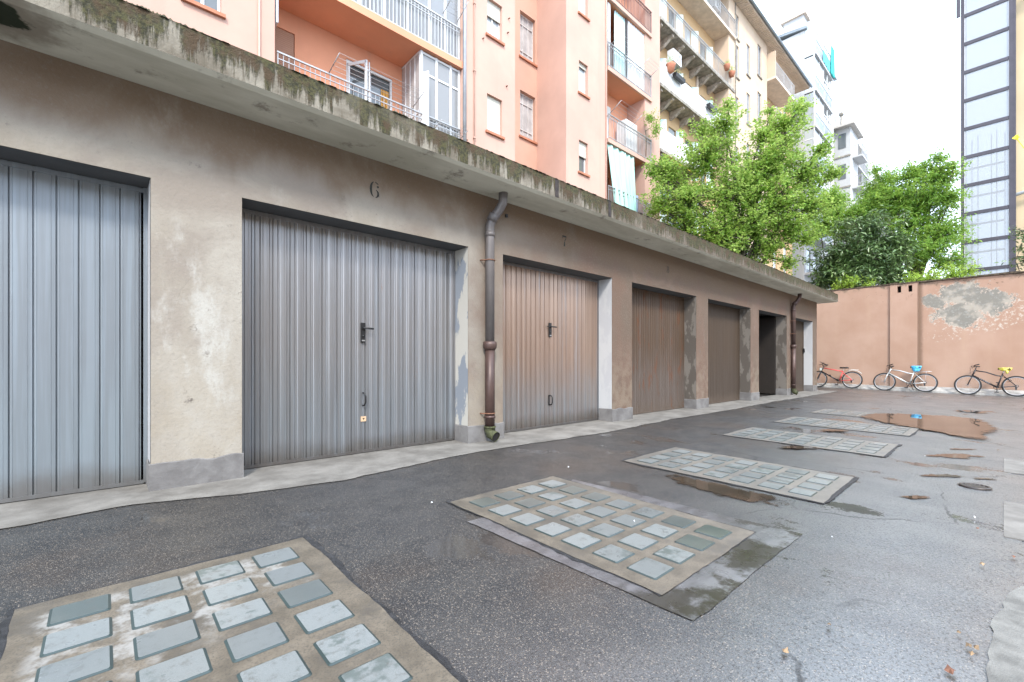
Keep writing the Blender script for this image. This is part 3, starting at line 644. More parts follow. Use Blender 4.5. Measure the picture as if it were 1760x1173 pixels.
# ------------------------------------------------------------ generic facade pieces
def window(par, X0, X1, z0, z1, Y, shutter=0., style='two', frame=WHITEP, pane=PANE, sill=SILL, cols=None, depth=.14, smat=SHW):
    """frame set back from the plane Y (facing -y); shutter = closed fraction from the top"""
    y = Y+depth; w_ = X1-X0; fw = .05
    m = MB(); m.box(X0+.002, X0+fw, y, y+.06, z0, z1-.002); m.box(X1-fw, X1-.002, y, y+.06, z0, z1-.002); m.box(X0+fw, X1-fw, y, y+.06, z0, z0+fw); m.box(X0+fw, X1-fw, y, y+.06, z1-fw, z1-.002)
    if style == 'two': m.box((X0+X1)/2-.03, (X0+X1)/2+.03, y-.004, y+.05, z0+fw, z1-fw)
    if style == 'lattice':
        for f_ in (.33, .67): m.box(X0+w_*f_-.014, X0+w_*f_+.014, y-.004, y+.05, z0+fw, z1-fw)
        for f_ in (.2, .78): zz = z0+(z1-z0)*f_; m.box(X0+fw, X1-fw, y-.006, y+.04, zz-.014, zz+.014)
    f_ = m.build('window', frame, par)
    p = MB(); p.box(X0+fw, X1-fw, y+.03, y+.04, z0+fw, z1-fw); p.build('pane', pane, f_)
    if shutter: p = MB(); p.box(X0+.01, X1-.01, y-.05, y-.02, z1-(z1-z0)*shutter, z1-.004); p.build('shutter', smat, f_)
    if sill: p = MB(); p.box(X0-.07, X1+.07, Y-.07, y+.02, z0-.075, z0-.002); p.build('sill', sill, f_)
    return f_
def railing(par, X0, X1, Y, z0, h=1.0, sp=.11, mat=RAIL, sides=None, bar=.009, mid=False, name='railing', both=(True, True)):
    m = MB(); n = max(1, int(round((X1-X0)/sp)))
    for k in range(n+1): x = X0+(X1-X0)*k/n; r_ = bar*1.6 if k % 10 == 0 else bar; m.box(x-r_, x+r_, Y-r_, Y+r_, z0+.03, z0+h)
    m.box(X0-.02, X1+.02, Y-.022, Y+.022, z0+h, z0+h+.035); m.box(X0, X1, Y-.013, Y+.013, z0+.06, z0+.085); 
    if mid: m.box(X0, X1, Y-.014, Y+.014, z0+h-.14, z0+h-.12)
    if sides:
        for q, X_ in enumerate((X0, X1)):
            if not both[q]: continue
            k = int(max(1, abs(sides-Y)/sp))
            for j in range(1, k+1): yy = Y+(sides-Y)*j/k; m.box(X_-bar, X_+bar, yy-bar, yy+bar, z0+.03, z0+h)
            m.box(X_-.02, X_+.02, Y+.022, sides, z0+h, z0+h+.035)
    return m.build(name, mat, par)
def bx(name, par, mat, *a, label=None):
    m = MB(); m.box(*a); o = m.build(name, mat, par)
    if label: o['label'] = label
    return o

# ------------------------------------------------------------ pink building
YP = 11.15; TOP = 23.
PB = thing('pink_building', 'salmon pink apartment block with loggias and stair windows behind the garages', 'apartment building', (8, YP, 0))
FL = [6.95, 10.05, 13.15, 16.25, 19.35]
W1 = [(1.21, 1.84, 8.37+3.1*k, 9.65+3.1*k) for k in range(4)]
W2 = [(9.08, 9.72, 8.44+3.1*k, 9.65+3.1*k) for k in range(4)]
W3 = [(12.0, 12.84, 9.86+3.11*k, 11.66+3.11*k) for k in range(-1, 3)]
W4 = [(13.69, 14.25, 8.46+3.1*k, 9.71+3.1*k) for k in range(4)]
m = MB(); m.wall(-14, 2.87, 0, TOP, YP, YP+.28, W1); m.wall(8.11, 10.3, 0, TOP, YP, YP+.28, W2)
m.box(8.11+.002, 8.11+.25, YP+.281, 12.35, 0, TOP-.002); m.box(10.3-.25, 10.3-.002, YP+.281, 12.7, 0, TOP-.002)
m.box(12.93, 13.15, YP+.281, 12.98, 0, TOP-.002)
m.wall(12.93, 15.5, 0, TOP, YP, YP+.28, W4)
m.box(15.25, 15.498, YP+.281, 12.1, 0, TOP-.002); m.box(2.62, 2.868, YP+.281, 12.35, 0, TOP-.002)
m.wall(18.45, 19.8, 0, TOP, YP, YP+.28, []); m.box(18.45, 18.7, YP+.281, 12.1, 0, TOP-.002)
m.box(-14, 19.8, 14.5, 24, 0, TOP-.002)
m.build('wall', PINK, PB)
m = MB(); LGH = []
m.wall(2.62, 8.36, 0, TOP, 12.352, 12.6, [(5.0, 6.4, 7.12, 9.5), (2.95, 3.65, 7.12, 9.5), (5.0, 6.4, 10.22, 12.6), (2.95, 3.65, 10.22, 12.6)])
m.wall(15.25, 18.7, 0, TOP, 12.102, 12.4, [(15.75, 17.0, 10.32, 12.6), (15.75, 17.0, 7.3, 9.4), (15.75, 17.0, 13.3, 15.5)])
m.build('recess_wall', PINKD, PB)
m = MB().wall(10.05, 13.2, 0, TOP, 12.70, 12.95, W3); m.build('stair_wall', m_wallpaint('pale_orange_render', (.47,.275,.20)), PB)
for q in W1: window(PB, q[0], q[1], q[2], q[3], YP, 0)
for k, q in enumerate(W2): window(PB, q[0], q[1], q[2], q[3], YP, (.97, .42, .0, .9)[k], pane=PANEB)
for q in W3: window(PB, q[0], q[1], q[2], q[3], 12.70, 0, 'lattice', simple('grey_lattice', (.50,.47,.45), .6), PANEF)
for k, q in enumerate(W4): window(PB, q[0], q[1], q[2], q[3], YP, (.45, .12, .0, .6)[k], 'one', pane=(PANE, PANEB, PANEB, PANE)[k])
# slabs
for k, z in enumerate(FL):
    bx('balcony_slab', PB, PINKD, 2.872, 8.108, YP-.02, 12.35, z-.06, z+.14)
for z in (7.2, 10.2, 13.2, 16.2, 19.2): bx('balcony_slab', PB, PINK, 15.502, 18.97, YP-.08, YP, z, z+.17); bx('balcony_slab', PB, PINKD, 15.502, 18.448, YP+.001, 12.1, z, z+.165)
# first loggia, lower balcony: rail, doors, glazed veranda
railing(PB, 2.95, 8.05, YP+.06, 7.09, 1.02, .12, RAIL, mid=True, bar=.006); railing(PB, 2.95, 8.05, YP+.06, 10.19, 1.02, .11, RAILW, mid=True); railing(PB, 2.95, 8.05, YP+.06, 13.29, 1.02, .11, RAILW, mid=True)
for z in (7.12, 10.22):
    f_ = bx('shutter_door', PB, SHB, 2.96, 3.64, 12.38, 12.42, z, z+2.37, label='brown roller shutter over a balcony door')
    m = MB(); 
    for x in (5.01, 5.67, 6.34): m.box(x, x+.055, 12.37, 12.43, z, z+2.37)
    m.box(5.06, 6.34, 12.37, 12.43, z+2.31, z+2.37); m.box(5.06, 6.34, 12.37, 12.43, z, z+.25)
    for q0, q1 in (((5.03, 12.36), (5.36, 11.85)), ((5.70, 12.36), (5.45, 11.9))):     # two leaves standing open
        for f0, f1 in ((0, .09), (.91, 1)):
            a_ = [q0[i]+(q1[i]-q0[i])*f0 for i in (0, 1)]; b_ = [q0[i]+(q1[i]-q0[i])*f1 for i in (0, 1)]
            m.faces([(a_[0],a_[1],z+.1),(b_[0],b_[1],z+.1),(b_[0]+.03,b_[1],z+.1),(a_[0]+.03,a_[1],z+.1),(a_[0],a_[1],z+2.25),(b_[0],b_[1],z+2.25),(b_[0]+.03,b_[1],z+2.25),(a_[0]+.03,a_[1],z+2.25)], [(0,1,5,4),(1,2,6,5),(2,3,7,6),(3,0,4,7)])
        for zz in (.1, 1.0, 2.18): m.faces([(q0[0],q0[1],z+zz),(q1[0],q1[1],z+zz),(q1[0],q1[1],z+zz+.08),(q0[0],q0[1],z+zz+.08),(q0[0]+.03,q0[1],z+zz),(q1[0]+.03,q1[1],z+zz),(q1[0]+.03,q1[1],z+zz+.08),(q0[0]+.03,q0[1],z+zz+.08)], [(0,1,2,3),(7,6,5,4),(3,2,6,7),(1,0,4,5)])
    d = m.build('balcony_door', WHITEP, PB); p = MB(); p.box(5.02, 6.38, 12.46, 12.47, z+.02, z+2.36); p.build('pane', PANE, d)
    p = MB(); 
    for k in range(5): p.box(6.08+k*.05, 6.12+k*.05, 12.44-.01*(k % 2), 12.455, z+.1, z+2.0)
    p.build('curtain', simple('ochre_curtain', (.55,.28,.06), .8), d)
def veranda(X0, X1, z0, z1, cols, transom, mat=WHITEP, pm=None):
    m = MB(); n = len(cols)
    for x in cols: m.box(x-.035, x+.035, YP+.10, YP+.16, z0, z1)
    for z in (z0+.02, z0+1.02 if transom else z0+.03, z1-.62, z1-.05): m.box(X0, X1, YP+.105, YP+.155, z-.03, z+.03)
    f_ = m.build('veranda_frame', mat, PB)
    p = MB(); p.box(X0, X1, YP+.125, YP+.135, z0, z1); p.build('pane', pm or m_glass('veranda_glass', (.75,.72,.70), .35), f_)
    p = MB(); 
    for k in range(12): zz = z1-.1-k*.04; p.box(X0+.05, X1-1.1, YP+.17, YP+.18, zz, zz+.018)
    p.build('blind', WHITEP, f_); return f_
veranda(6.72, 8.10, 7.10, 9.98, (6.75, 7.25, 7.75, 8.06), True)
m = MB(); 
for k in range(5): y = YP+.14+k*.27; m.box(6.70, 6.74, y, y+.035, 7.1, 9.98)
for z in (7.12, 8.2, 8.25, 9.93): m.box(6.695, 6.745, YP+.14, 12.34, z, z+.04)
d = m.build('veranda_side', simple('grey_white_frame', (.58,.58,.58), .5), PB); p = MB(); p.box(6.715, 6.725, YP+.15, 12.34, 7.12, 9.95); p.build('frosted_pane', PANEF, d)
m = MB(); m.faces([(6.72,YP+.1,7.15),(6.80,YP-.16,7.15),(6.80,YP-.16,9.3),(6.72,YP+.1,9.3),(6.76,YP+.12,7.15),(6.84,YP-.14,7.15),(6.84,YP-.14,9.3),(6.76,YP+.12,9.3)], [(0,1,2,3),(5,4,7,6),(1,5,6,2),(3,2,6,7)])
m.build('open_casement', WHITEP, PB)
for z in (10.22, 13.32):
    veranda(4.2, 8.1, z, z+2.85, (4.22, 4.9, 5.6, 6.3, 7.0, 7.55, 8.06), False, pm=m_glass('upper_veranda_glass', (.9,.92,.95), .45))
    m = MB(); 
    for k in range(46): x = 4.4+k*.08; m.box(x, x+.075, YP+.35+.03*(k % 2), YP+.37+.03*(k % 2), z+.05, z+2.75)
    m.build('net_curtain', SHEET, PB)
bx('side_screen', PB, simple('pale_blue_screen', (.55,.60,.66), .4), 2.90, 2.94, YP-.02, YP+.6, 8.75, 9.98)
# facade pipes
m = MB(); m.tube([(8.13, YP-.09, 4), (8.13, YP-.09, TOP)], .055, 12); m.build('rain_pipe', simple('zinc_pipe', (.36,.37,.39), .4, .6), PB)
m = MB(); m.tube([(8.55, YP-.03, 4), (8.55, YP-.03, TOP)], .02, 8); m.tube([(8.30, YP-.03, 12.3), (8.33, YP-.05, 12.55), (8.55, YP-.05, 12.55)], .02, 8); m.tube([(2.55, YP-.03, 4), (2.55, YP-.03, 9.2)], .022, 8); m.tube([(15.44, YP-.03, 4), (15.44, YP-.03, TOP)], .03, 8)
for z in (8, 10.1, 12.2, 14): m.box(8.51, 8.59, YP-.06, YP, z, z+.04)
m.build('wall_pipe', PINK, PB)
m = MB()
for X_, z in ((8.25, 7.85), (10.0, 12.5), (9.95, 12.0), (8.9, 11.3), (9.9, 10.2)): m.tube([(X_, YP, z), (X_, YP-.07, z-.01)], .02, 8)
m.build('wall_stub', RUST, PB)
# second loggia
for z in (7.37, 10.37, 13.37, 16.37): railing(PB, 15.56, 18.93, YP-.05, z, 1.0, .115, RAIL if z < 15 else simple('brown_rail', (.16,.09,.07), .5), sides=YP+.0, both=(False, True), mid=True)
m = MB(); m.box(15.76, 16.0, 12.13, 12.17, 10.33, 12.2); m.box(16.12, 16.35, 12.13, 12.17, 10.33, 12.2); m.box(16.45, 16.7, 12.13, 12.17, 10.33, 12.2); m.box(16.8, 16.99, 12.13, 12.17, 10.33, 12.2); m.box(15.7, 17.05, 12.05, 12.14, 12.2, 12.6)
d = m.build('balcony_door', WHITEP, PB); p = MB(); p.box(15.76, 16.99, 12.19, 12.2, 10.33, 12.5); p.build('pane', PANE, d)
p = MB(); p.box(15.76, 16.99, 12.19, 12.2, 7.3, 9.4); p.box(15.76, 16.99, 12.19, 12.2, 13.3, 15.5); p.build('pane', PANE, PB)
bx('balcony_cabinet', PB, WHITEP, 17.3, 18.2, YP+.25, YP+.75, 10.37, 11.95)
# storey A : enclosed with sheets and a curtain
m = MB(); 
BP = simple('black_post', (.06,.05,.05), .5)
for x in (15.56, 16.95, 17.06, 18.9): m = MB(); m.box(x, x+.05, YP+.03, YP+.08, 13.37, 16.15); m.build('screen_post', BP, PB)
bx('screen_panel', PB, WHITEP, 15.63, 15.82, YP+.04, YP+.06, 13.4, 16.15)
def drape(name, X0, X1, Y, z0, z1, mat, label, cat, folds=5, amp=.05, flare=0., group=None, shear=0., gather=.0, thick=True):
    m = MB(); nx, nz = folds*8, 14; vs = []
    for j in range(nz+1):
        f_ = j/nz; z = z1+(z0-z1)*f_
        for i in range(nx+1):
            s_ = i/nx; x = X0+(X1-X0)*(s_*(1-gather*f_)+gather*f_*.5)+shear*f_
            vs.append((x, Y+amp*(.5+.8*f_)*sin(s_*folds*2*pi)+flare*f_, z+(.03*abs(sin(s_*folds*pi)) if j == 0 else 0)+.03*sin(s_*9)*f_))
    fs = [(j*(nx+1)+i, (j+1)*(nx+1)+i, (j+1)*(nx+1)+i+1, j*(nx+1)+i+1) for j in range(nz) for i in range(nx)]
    n0 = len(vs); vs += [(v[0], v[1]+.012, v[2]) for v in vs]; fs += [tuple(n0+k for k in reversed(f)) for f in fs]
    for i in range(nx): fs += [(i, i+1, n0+i+1, n0+i), (nz*(nx+1)+i, n0+nz*(nx+1)+i, n0+nz*(nx+1)+i+1, nz*(nx+1)+i+1)]
    for j in range(nz): fs += [(j*(nx+1), n0+j*(nx+1), n0+(j+1)*(nx+1), (j+1)*(nx+1)), (j*(nx+1)+nx, (j+1)*(nx+1)+nx, n0+(j+1)*(nx+1)+nx, n0+j*(nx+1)+nx)]
    m.faces(vs, fs, 0, True); return tag(m.build(name, mat), label, cat, group)
drape('curtain', 16.2, 16.98, YP+.10, 13.4, 16.12, TEALC, 'pale teal curtain gathered beside a black post on the upper pink balcony', 'curtain', 6, .035)
drape('curtain', 17.12, 18.9, YP+.06, 13.4, 16.15, SHEET, 'white sheet screening the upper balcony of the pink building', 'curtain', 9, .02)
drape('curtain', 15.55, 16.75, YP+.0, 7.3, 10.15, MINT, 'mint green curtain hanging on the lowest balcony, left one', 'curtain', 3, .07, -.1, shear=.35, gather=.25)
drape('curtain', 16.60, 17.55, YP+.0, 7.3, 10.15, MINT, 'mint green curtain hanging on the lowest balcony, right one', 'curtain', 3, .07, -.1, shear=.22, gather=.5)
drape('cloth', 15.6, 15.95, YP+.5, 7.6, 9.2, ORC, 'orange red cloth behind the mint curtain', 'cloth', 2, .03)
drape('cloth', 17.7, 18.3, YP+.25, 7.5, 8.7, BLUC, 'blue checked cloth drying on the lowest pink balcony', 'cloth', 3, .02)
def rack(X, Y, z, L, label, ang=.6):
    m = MB(); dy = -.55; dz = .30*ang
    for x in (X, X+L): m.tube([(x, Y, z), (x+.05, Y+dy, z+dz)], .012, 6)
    for k in range(5): f_ = (k+1)/5; m.tube([(X+.05*f_, Y+dy*f_, z+dz*f_), (X+L+.05*f_, Y+dy*f_, z+dz*f_)], .0045, 5)
    return tag(m.build('drying_rack', RAIL), label, 'drying rack', 'drying racks on the balconies')
rack(4.1, YP+.05, 8.14, 2.3, 'wire drying rack leaning out from the lowest balcony left of the veranda', .8)
rack(6.95, YP-.0, 7.6, .9, 'short drying rack below the glazed veranda', .7); rack(15.7, YP, 14.3, 1.0, 'drying rack below the pale teal curtain', .9)
rack(15.7, YP, 11.45, 1.6, 'drying rack above the railing of the middle pink balcony', 1.2); rack(17.9, YP, 14.3, .9, 'drying arm in front of the white sheet', .9); rack(7.4, YP, 11.3, .5, 'drying arm on the upper balcony above the veranda', 1.2)
m = MB(); m.box(15.52, 15.62, YP+.1, YP+.75, 11.9, 12.5); m.torus((15.51, YP+.4, 12.2), .2, .02, 'y'); tag(m.build('air_conditioner', WHITEP), 'white air conditioner on the side wall of the middle pink balcony', 'air conditioner')

# ------------------------------------------------------------ yellow building
YB = thing('yellow_building', 'tall yellow and cream apartment block with stone balconies and deep eaves', 'apartment building', (27, YP, 0))
XY0, XY1 = 19.81, 34.3; ZT = 23.2
WN = [(28.8,29.33,21.1,22.6),(28.8,29.33,18.7,20.7),(28.8,29.33,15.5,17.5),(30.6,31.15,19.6,21.6),(30.6,31.15,16.45,18.45),(32.5,33.2,20.4,22.5),(32.5,33.2,17.25,19.3),(30.6,31.15,13.2,15.2),(32.5,33.2,14.1,16.1),(30.6,31.15,10.1,12.1),(32.5,33.2,10.9,12.9),(30.6,31.15,7,9),(32.5,33.2,7.8,9.8),(28.8,29.33,12.4,14.4),(28.8,29.33,9.2,11.2),(30.6,31.15,4,6),(32.5,33.2,4.6,6.6)]
m = MB(); m.wall(27.8, XY1, 0, ZT, YP, YP+.25, WN); m.box(27.8, 28.05, YP+.251, 12.2, 0, ZT-.002); m.box(XY0, XY1, 14.6, 24, 0, ZT-.002); m.box(XY1-.25, XY1-.002, YP+.251, 14.6, 0, ZT-.002)
m.build('wall', CREAM, YB)
dh = []
for z in (4.6, 7.9, 11.35, 14.5, 17.7, 20.9):
    for x in (20.4, 22.2, 24.0, 25.9): dh.append((x, x+.8, z+.05, z+2.25))
m = MB(); m.wall(XY0, 28.1, 0, ZT, 12.0, 12.25, dh); m.build('recess_wall', YEL, YB)
for q in WN: window(YB, *q, YP, 0, 'two', simple('grey_window_frame', (.42,.42,.43), .5), PANE, SILL if 0 else STONE, depth=.06)
for k, q in enumerate(dh):
    m = MB(); m.box(q[0]+.01, q[1]-.01, 12.08, 12.12, q[2], q[3]); o = m.build('balcony_door', PANE if k % 3 else PANEB, YB)
    m = MB(); m.faces([(q[1],12.0,q[2]),(q[1]+.32,11.75,q[2]),(q[1]+.32,11.75,q[3]),(q[1],12.0,q[3]),(q[1]+.02,12.02,q[2]),(q[1]+.34,11.77,q[2]),(q[1]+.34,11.77,q[3]),(q[1]+.02,12.02,q[3])], [(0,1,2,3),(5,4,7,6),(1,5,6,2),(0,3,7,4)])
    m.build('shutter', LOUV, o)
for k, z in enumerate((11.2, 14.35, 17.55, 20.8)):
    X1 = (28.6, 28.3, 28.62, 28.65)[k]; yf = YP-.05 if k < 3 else YP-.12
    if k == 0: X1 = 24.2
    bx('balcony_slab', YB, STONE if k < 3 else SOFC, XY0+.002, X1, yf, 11.998, z, z+.15)
    if k < 3:
        x = XY0+.3
        while x < X1-.1:
            m = MB(); m.faces([(x-.09,11.998,z-.002),(x+.09,11.998,z-.002),(x+.09,yf+.12,z-.002),(x-.09,yf+.12,z-.002),(x-.09,11.998,z-.42),(x+.09,11.998,z-.42),(x+.09,11.7,z-.34),(x-.09,11.7,z-.34),(x+.09,yf+.3,z-.14),(x-.09,yf+.3,z-.14),(x+.09,yf+.12,z-.10),(x-.09,yf+.12,z-.10)],
              [(4,7,6,5),(7,9,8,6),(9,11,10,8),(11,3,2,10),(5,6,8,10,2,1),(0,3,11,9,7,4)]); m.build('stone_bracket', simple('pale_stone', (.42,.36,.30), .9, 0, .3, 6) , YB); x += 1.12
    if k in (2, 3): railing(YB, XY0+.1, X1-.05, yf+.05, z+.15, 1.0, .13, RAIL, sides=YP if k == 2 else YP, both=(False, True), mid=True)
    else:
        bx('parapet_panel', YB, simple('pale_parapet', (.66,.66,.65), .6, 0, .1), XY0+.05, X1-.03, yf+.02, yf+.06, z+.14, z+1.15)
        railing(YB, XY0+.1, X1-.05, yf+.04, z+.15, 1.0, .5, RAIL)
bx('flue', YB, SOFC, 25.3, 25.45, 11.9, 11.99, 14.5, 20)
m = MB(); m.tube([(28.75, YP-.04, 6), (28.75, YP-.04, 20.4), (28.75, YP-.04, ZT)], .03, 6); m.build('wall_pipe', STONE, YB)
# eaves
m = MB(); m.box(XY0, 42.2, YP-.6, 14.5, ZT+.001, ZT+.14); m.build('eaves', SOFC, YB)
m = MB(); 
for k in range(70): x = 28.3+k*.2; m.box(x, x+.05, YP-.58, YP-.01, ZT-.035, ZT-.001)
m.build('eaves_batten', SOFC, YB)
m = MB(); m.faces([(XY0,YP-.66,ZT+.06),(42.3,YP-.66,ZT+.06),(42.3,YP-.66,ZT+.26),(XY0,YP-.66,ZT+.26),(42.3,14.5,ZT+1.6),(XY0,14.5,ZT+1.6)], [(0,1,2,3),(3,2,4,5)]); m.tube([(XY0,YP-.70,ZT+.12),(42.3,YP-.70,ZT+.12)], .08, 10); m.build('roof', ROOFD, YB)
# set-back end part with small balconies
m = MB().wall(XY1+.001, 42.2, 0, ZT, 11.8, 12.1, [(x, x+.9, z, z+2.1) for x in (35.2, 37.6, 40) for z in (5, 8.2, 11.4, 14.6, 17.7, 20.8)]); m.box(XY1+.001, 42.2, 14.6, 24, 0, ZT-.002); m.build('end_wall', YEL, YB)
for z in (11.3, 14.5, 17.6, 20.7):
    bx('balcony_slab', YB, SOFC, XY1+.01, 38.6, YP-.55, 11.79, z, z+.15); bx('balcony_side', YB, CREAM, XY1+.02, XY1+.10, YP-.53, 11.78, z+.151, z+1.9 if z > 20 else z+1.1)
    railing(YB, XY1+.2, 38.55, YP-.5, z+.15, 1.0, .16, RAILW, sides=11.7, both=(False, True))
for x in (35.2, 37.6, 40):
    for z in (5, 8.2, 11.4, 14.6, 17.7, 20.8): bx('window', YB, PANEB, x+.01, x+.89, 11.9, 11.94, z, z+2.1)
# things on the yellow balconies
def pot(X, Y, z, label, s_=1., mat=None, leaf=None, long=.0):
    t = thing('potted_plant', label, 'plant', (X, Y, z), 'potted plants on the balconies')
    m = MB(); 
    if long: m.faces([(X-long,Y-.09,z),(X+long,Y-.09,z),(X+long,Y+.09,z),(X-long,Y+.09,z),(X-long-.03,Y-.11,z+.18),(X+long+.03,Y-.11,z+.18),(X+long+.03,Y+.11,z+.18),(X-long-.03,Y+.11,z+.18)], [(0,3,2,1),(4,5,6,7),(0,1,5,4),(1,2,6,5),(2,3,7,6),(3,0,4,7)])
    else: m.tube([(X,Y,z),(X,Y,z+.2*s_),(X,Y,z+.24*s_)], [.10*s_,.15*s_,.16*s_], 12)
    m.build('pot', mat or simple('terracotta', (.50,.20,.12), .8), t)
    m = MB()
    for k in range(90):
        a = random.uniform(0, 6.28); r_ = random.uniform(0, .2*s_)+random.uniform(-1, 1)*long*.0; cx = X+cos(a)*r_+(random.uniform(-long, long) if long else 0); c = Vector((cx, Y+sin(a)*r_*.7, z+.2*s_+random.uniform(0, .28*s_)))
        d_ = Vector((random.uniform(-1,1), random.uniform(-1,1), random.uniform(-.2,1))).normalized()*.07; e = d_.orthogonal().normalized()*.02
        m.face([c-d_, c+e, c+d_, c-e])
    m.build('foliage', leaf or LFB, t)
pot(20.6, YP-.12, 15.3, 'terracotta pot of greenery on the pale parapet near the air conditioner', 1.5); pot(21.3, YP-.2, 15.15, 'long dark planter hanging on the pale parapet', 1, BLACK, LFD, .45); pot(25.1, YP-.2, 15.1, 'dark planter box farther along the pale parapet', 1, BLACK, LFD, .5)
pot(27.2, YP-.15, 18.3, 'left one of two terracotta pots hung on the stone balcony railing', 1.2); pot(27.9, YP-.15, 18.2, 'right one of two terracotta pots hung on the stone balcony railing', 1.2)
def ac(X, Y, z, label):
    t = thing('air_conditioner', label, 'air conditioner', (X, Y, z)); m = MB(); m.box(X-.42, X+.42, Y-.16, Y+.16, z, z+.6); m.build('casing', WHITEP, t)
    m = MB(); m.torus((X+.12, Y-.165, z+.3), .2, .012, 'y', 24, 5); 
    for r_ in (.14, .08): m.torus((X+.12, Y-.165, z+.3), r_, .006, 'y', 20, 4)
    m.build('fan_grille', RAIL, t); m = MB(); m.box(X-.42, X-.40, Y-.12, Y+.12, z-.06, z-.001); m.box(X+.3, X+.32, Y-.12, Y+.7, z-.06, z-.001); m.build('bracket', STONE, t)
ac(21.4, 11.25, 16.1, 'large white air conditioner under the stone balcony of the yellow building'); ac(27.2, 11.7, 22.2, 'white air conditioner high on the top balcony of the yellow building')
m = MB(); m.faces([(20.2,YP-.02,11.1),(23.6,YP-.02,11.1),(23.6,YP-.9,10.3),(20.2,YP-.9,10.3),(20.2,YP-.02,11.12),(23.6,YP-.02,11.12),(23.6,YP-.9,10.32),(20.2,YP-.9,10.32)], [(3,2,1,0),(4,5,6,7),(2,3,7,6),(0,4,7,3),(1,2,6,5)])
tag(m.build('awning', YELC), 'bright yellow awning below the lowest balcony behind the maple', 'awning')

# ------------------------------------------------------------ white buildings beyond
WB = thing('white_building', 'tall white apartment block with glazed corner balconies and turquoise awning', 'apartment building', (45, 12, 0))
m = MB(); m.wall(43, 52.6, 0, 28.6, YP, YP+.3, [(x, x+1.2, z+.1, z+2.2) for x in (43.6, 45.6, 49.5) for z in [2.4+3*k for k in range(9)]]); m.box(43, 52.6, YP+.31, 24, 0, 28.6); m.build('wall', WHITE, WB)
m = MB(); m.faces([(42.8,YP-.2,28.61),(53,YP-.2,28.61),(53,25,30.5),(42.8,25,30.5),(42.8,YP-.2,28.8),(53,YP-.2,28.8),(53,25,30.7),(42.6,25,30.7)], [(0,3,2,1),(4,5,6,7),(0,1,5,4),(3,0,4,7)]); m.build('roof', ROOFD, WB)
bx('chimney', WB, WHITE, 43.2, 44.4, YP+.1, YP+1.6, 28.9, 30.1); bx('chimney_cap', WB, SOFC, 43.0, 44.6, YP-.1, YP+1.8, 30.1, 30.3)
for k in range(9):
    z = 2.3+3*k
    bx('balcony_slab', WB, WHITE, 43.0, 48.3, 10.3, YP-.002, z, z+.18)
    railing(WB, 43.05, 48.25, 10.35, z+.18, 1.0, .16, simple('blue_grey_rail', (.36,.42,.47), .5), sides=YP-.02)
    if k >= 3:
        m = MB(); 
        for x in (43.05, 44.4, 45.8, 47.0, 48.2): m.box(x-.04, x+.04, 10.42, 10.5, z+.18, z+2.99)
        m.box(43.05, 48.2, 10.43, 10.49, z+2.1, z+2.18); m.box(43.02, 43.08, 10.5, YP-.01, z+2.1, z+2.18)
        f_ = m.build('veranda_frame', WHITEP, WB); p = MB(); p.box(43.1, 45.7, 10.45, 10.47, z+.2, z+2.9); p.box(43.04, 43.06, 10.5, YP-.01, z+.2, z+2.9); p.build('pane', PANEB, f_)
for x in (43.6, 45.6, 49.5):
    for z in [2.4+3*k for k in range(9)]: bx('window', WB, PANE, x+.01, x+1.19, YP+.06, YP+.1, z+.1, z+2.2)
m = MB()
for k in range(18): m.box(43.2+k*.3, 43.24+k*.3, 9.6, YP-.01, 29.2, 29.25)
m.build('pergola', RAILW, WB)
drape('awning', 47.3, 48.3, 10.2, 26.4, 28.9, TURQ, 'turquoise awning on the top balcony of the white building', 'awning', 4, .05)
drape('windbreak', 45.0, 48.3, 10.28, 26.5, 27.5, m_curtain('blue_green_screen', (.10,.42,.45)), 'blue green screen along the top balcony railing', 'screen', 6, .02)
WC = thing('white_building', 'pale stepped apartment block farthest away beyond the tall white one', 'apartment building', (65, 12, 0))
m = MB(); m.box(52.8, 90, YP+.2, 26, 0, 24.8); m.box(53.2, 56.5, YP-1.2, YP+.19, 0, 23.8); m.box(62, 65, YP-1.2, YP+.19, 0, 24); m.build('wall', WHITE, WC)
m = MB(); m.box(52.6, 57, YP-1.6, YP+2, 23.81, 24.0); m.box(57, 90.5, YP-.5, 26.5, 24.81, 25.0); m.build('roof', simple('pale_roof_edge', (.45,.42,.38), .8), WC)
bx('chimney', WC, WHITE, 54, 55, YP, YP+1, 24, 25.6); 
m = MB(); m.tube([(55.6, YP, 24), (55.6, YP, 26.2)], .12, 8); m.tube([(55.6, YP, 26.2), (55.6, YP, 26.5)], .22, 8); m.build('vent_pipe', STONE, WC)
for x0, x1 in ((57, 61.8), (65.2, 70), (73, 78), (82, 87)):
    for k in range(7):
        z = 3+3*k; bx('balcony_slab', WC, WHITE, x0, x1, YP-1.2, YP+.19, z, z+.16); railing(WC, x0+.05, x1-.05, YP-1.15, z+.16, 1.0, .25, RAIL, sides=YP, bar=.014)
for x in (58, 60, 66.5, 68.5, 74, 76, 83, 85):
    for k in range(7): bx('window', WC, PANE, x, x+1.1, YP+.15, YP+.19, 3.2+3*k, 5.4+3*k)
for k in range(7):
    z = 3+3*k; bx('cornice', WC, STONE, 53.12, 53.198, YP-1.25, YP+.1, z, z+.14); bx('window', WC, PANE, 53.15, 53.198, YP-.85, YP-.25, z+.9, z+2.3)
    bx('balcony_slab', WC, WHITE, 54, 56.4, YP-2.0, YP-1.21, z, z+.15); railing(WC, 54.05, 56.35, YP-1.95, z+.15, 1.0, .25, RAIL, sides=YP-1.2, bar=.014)

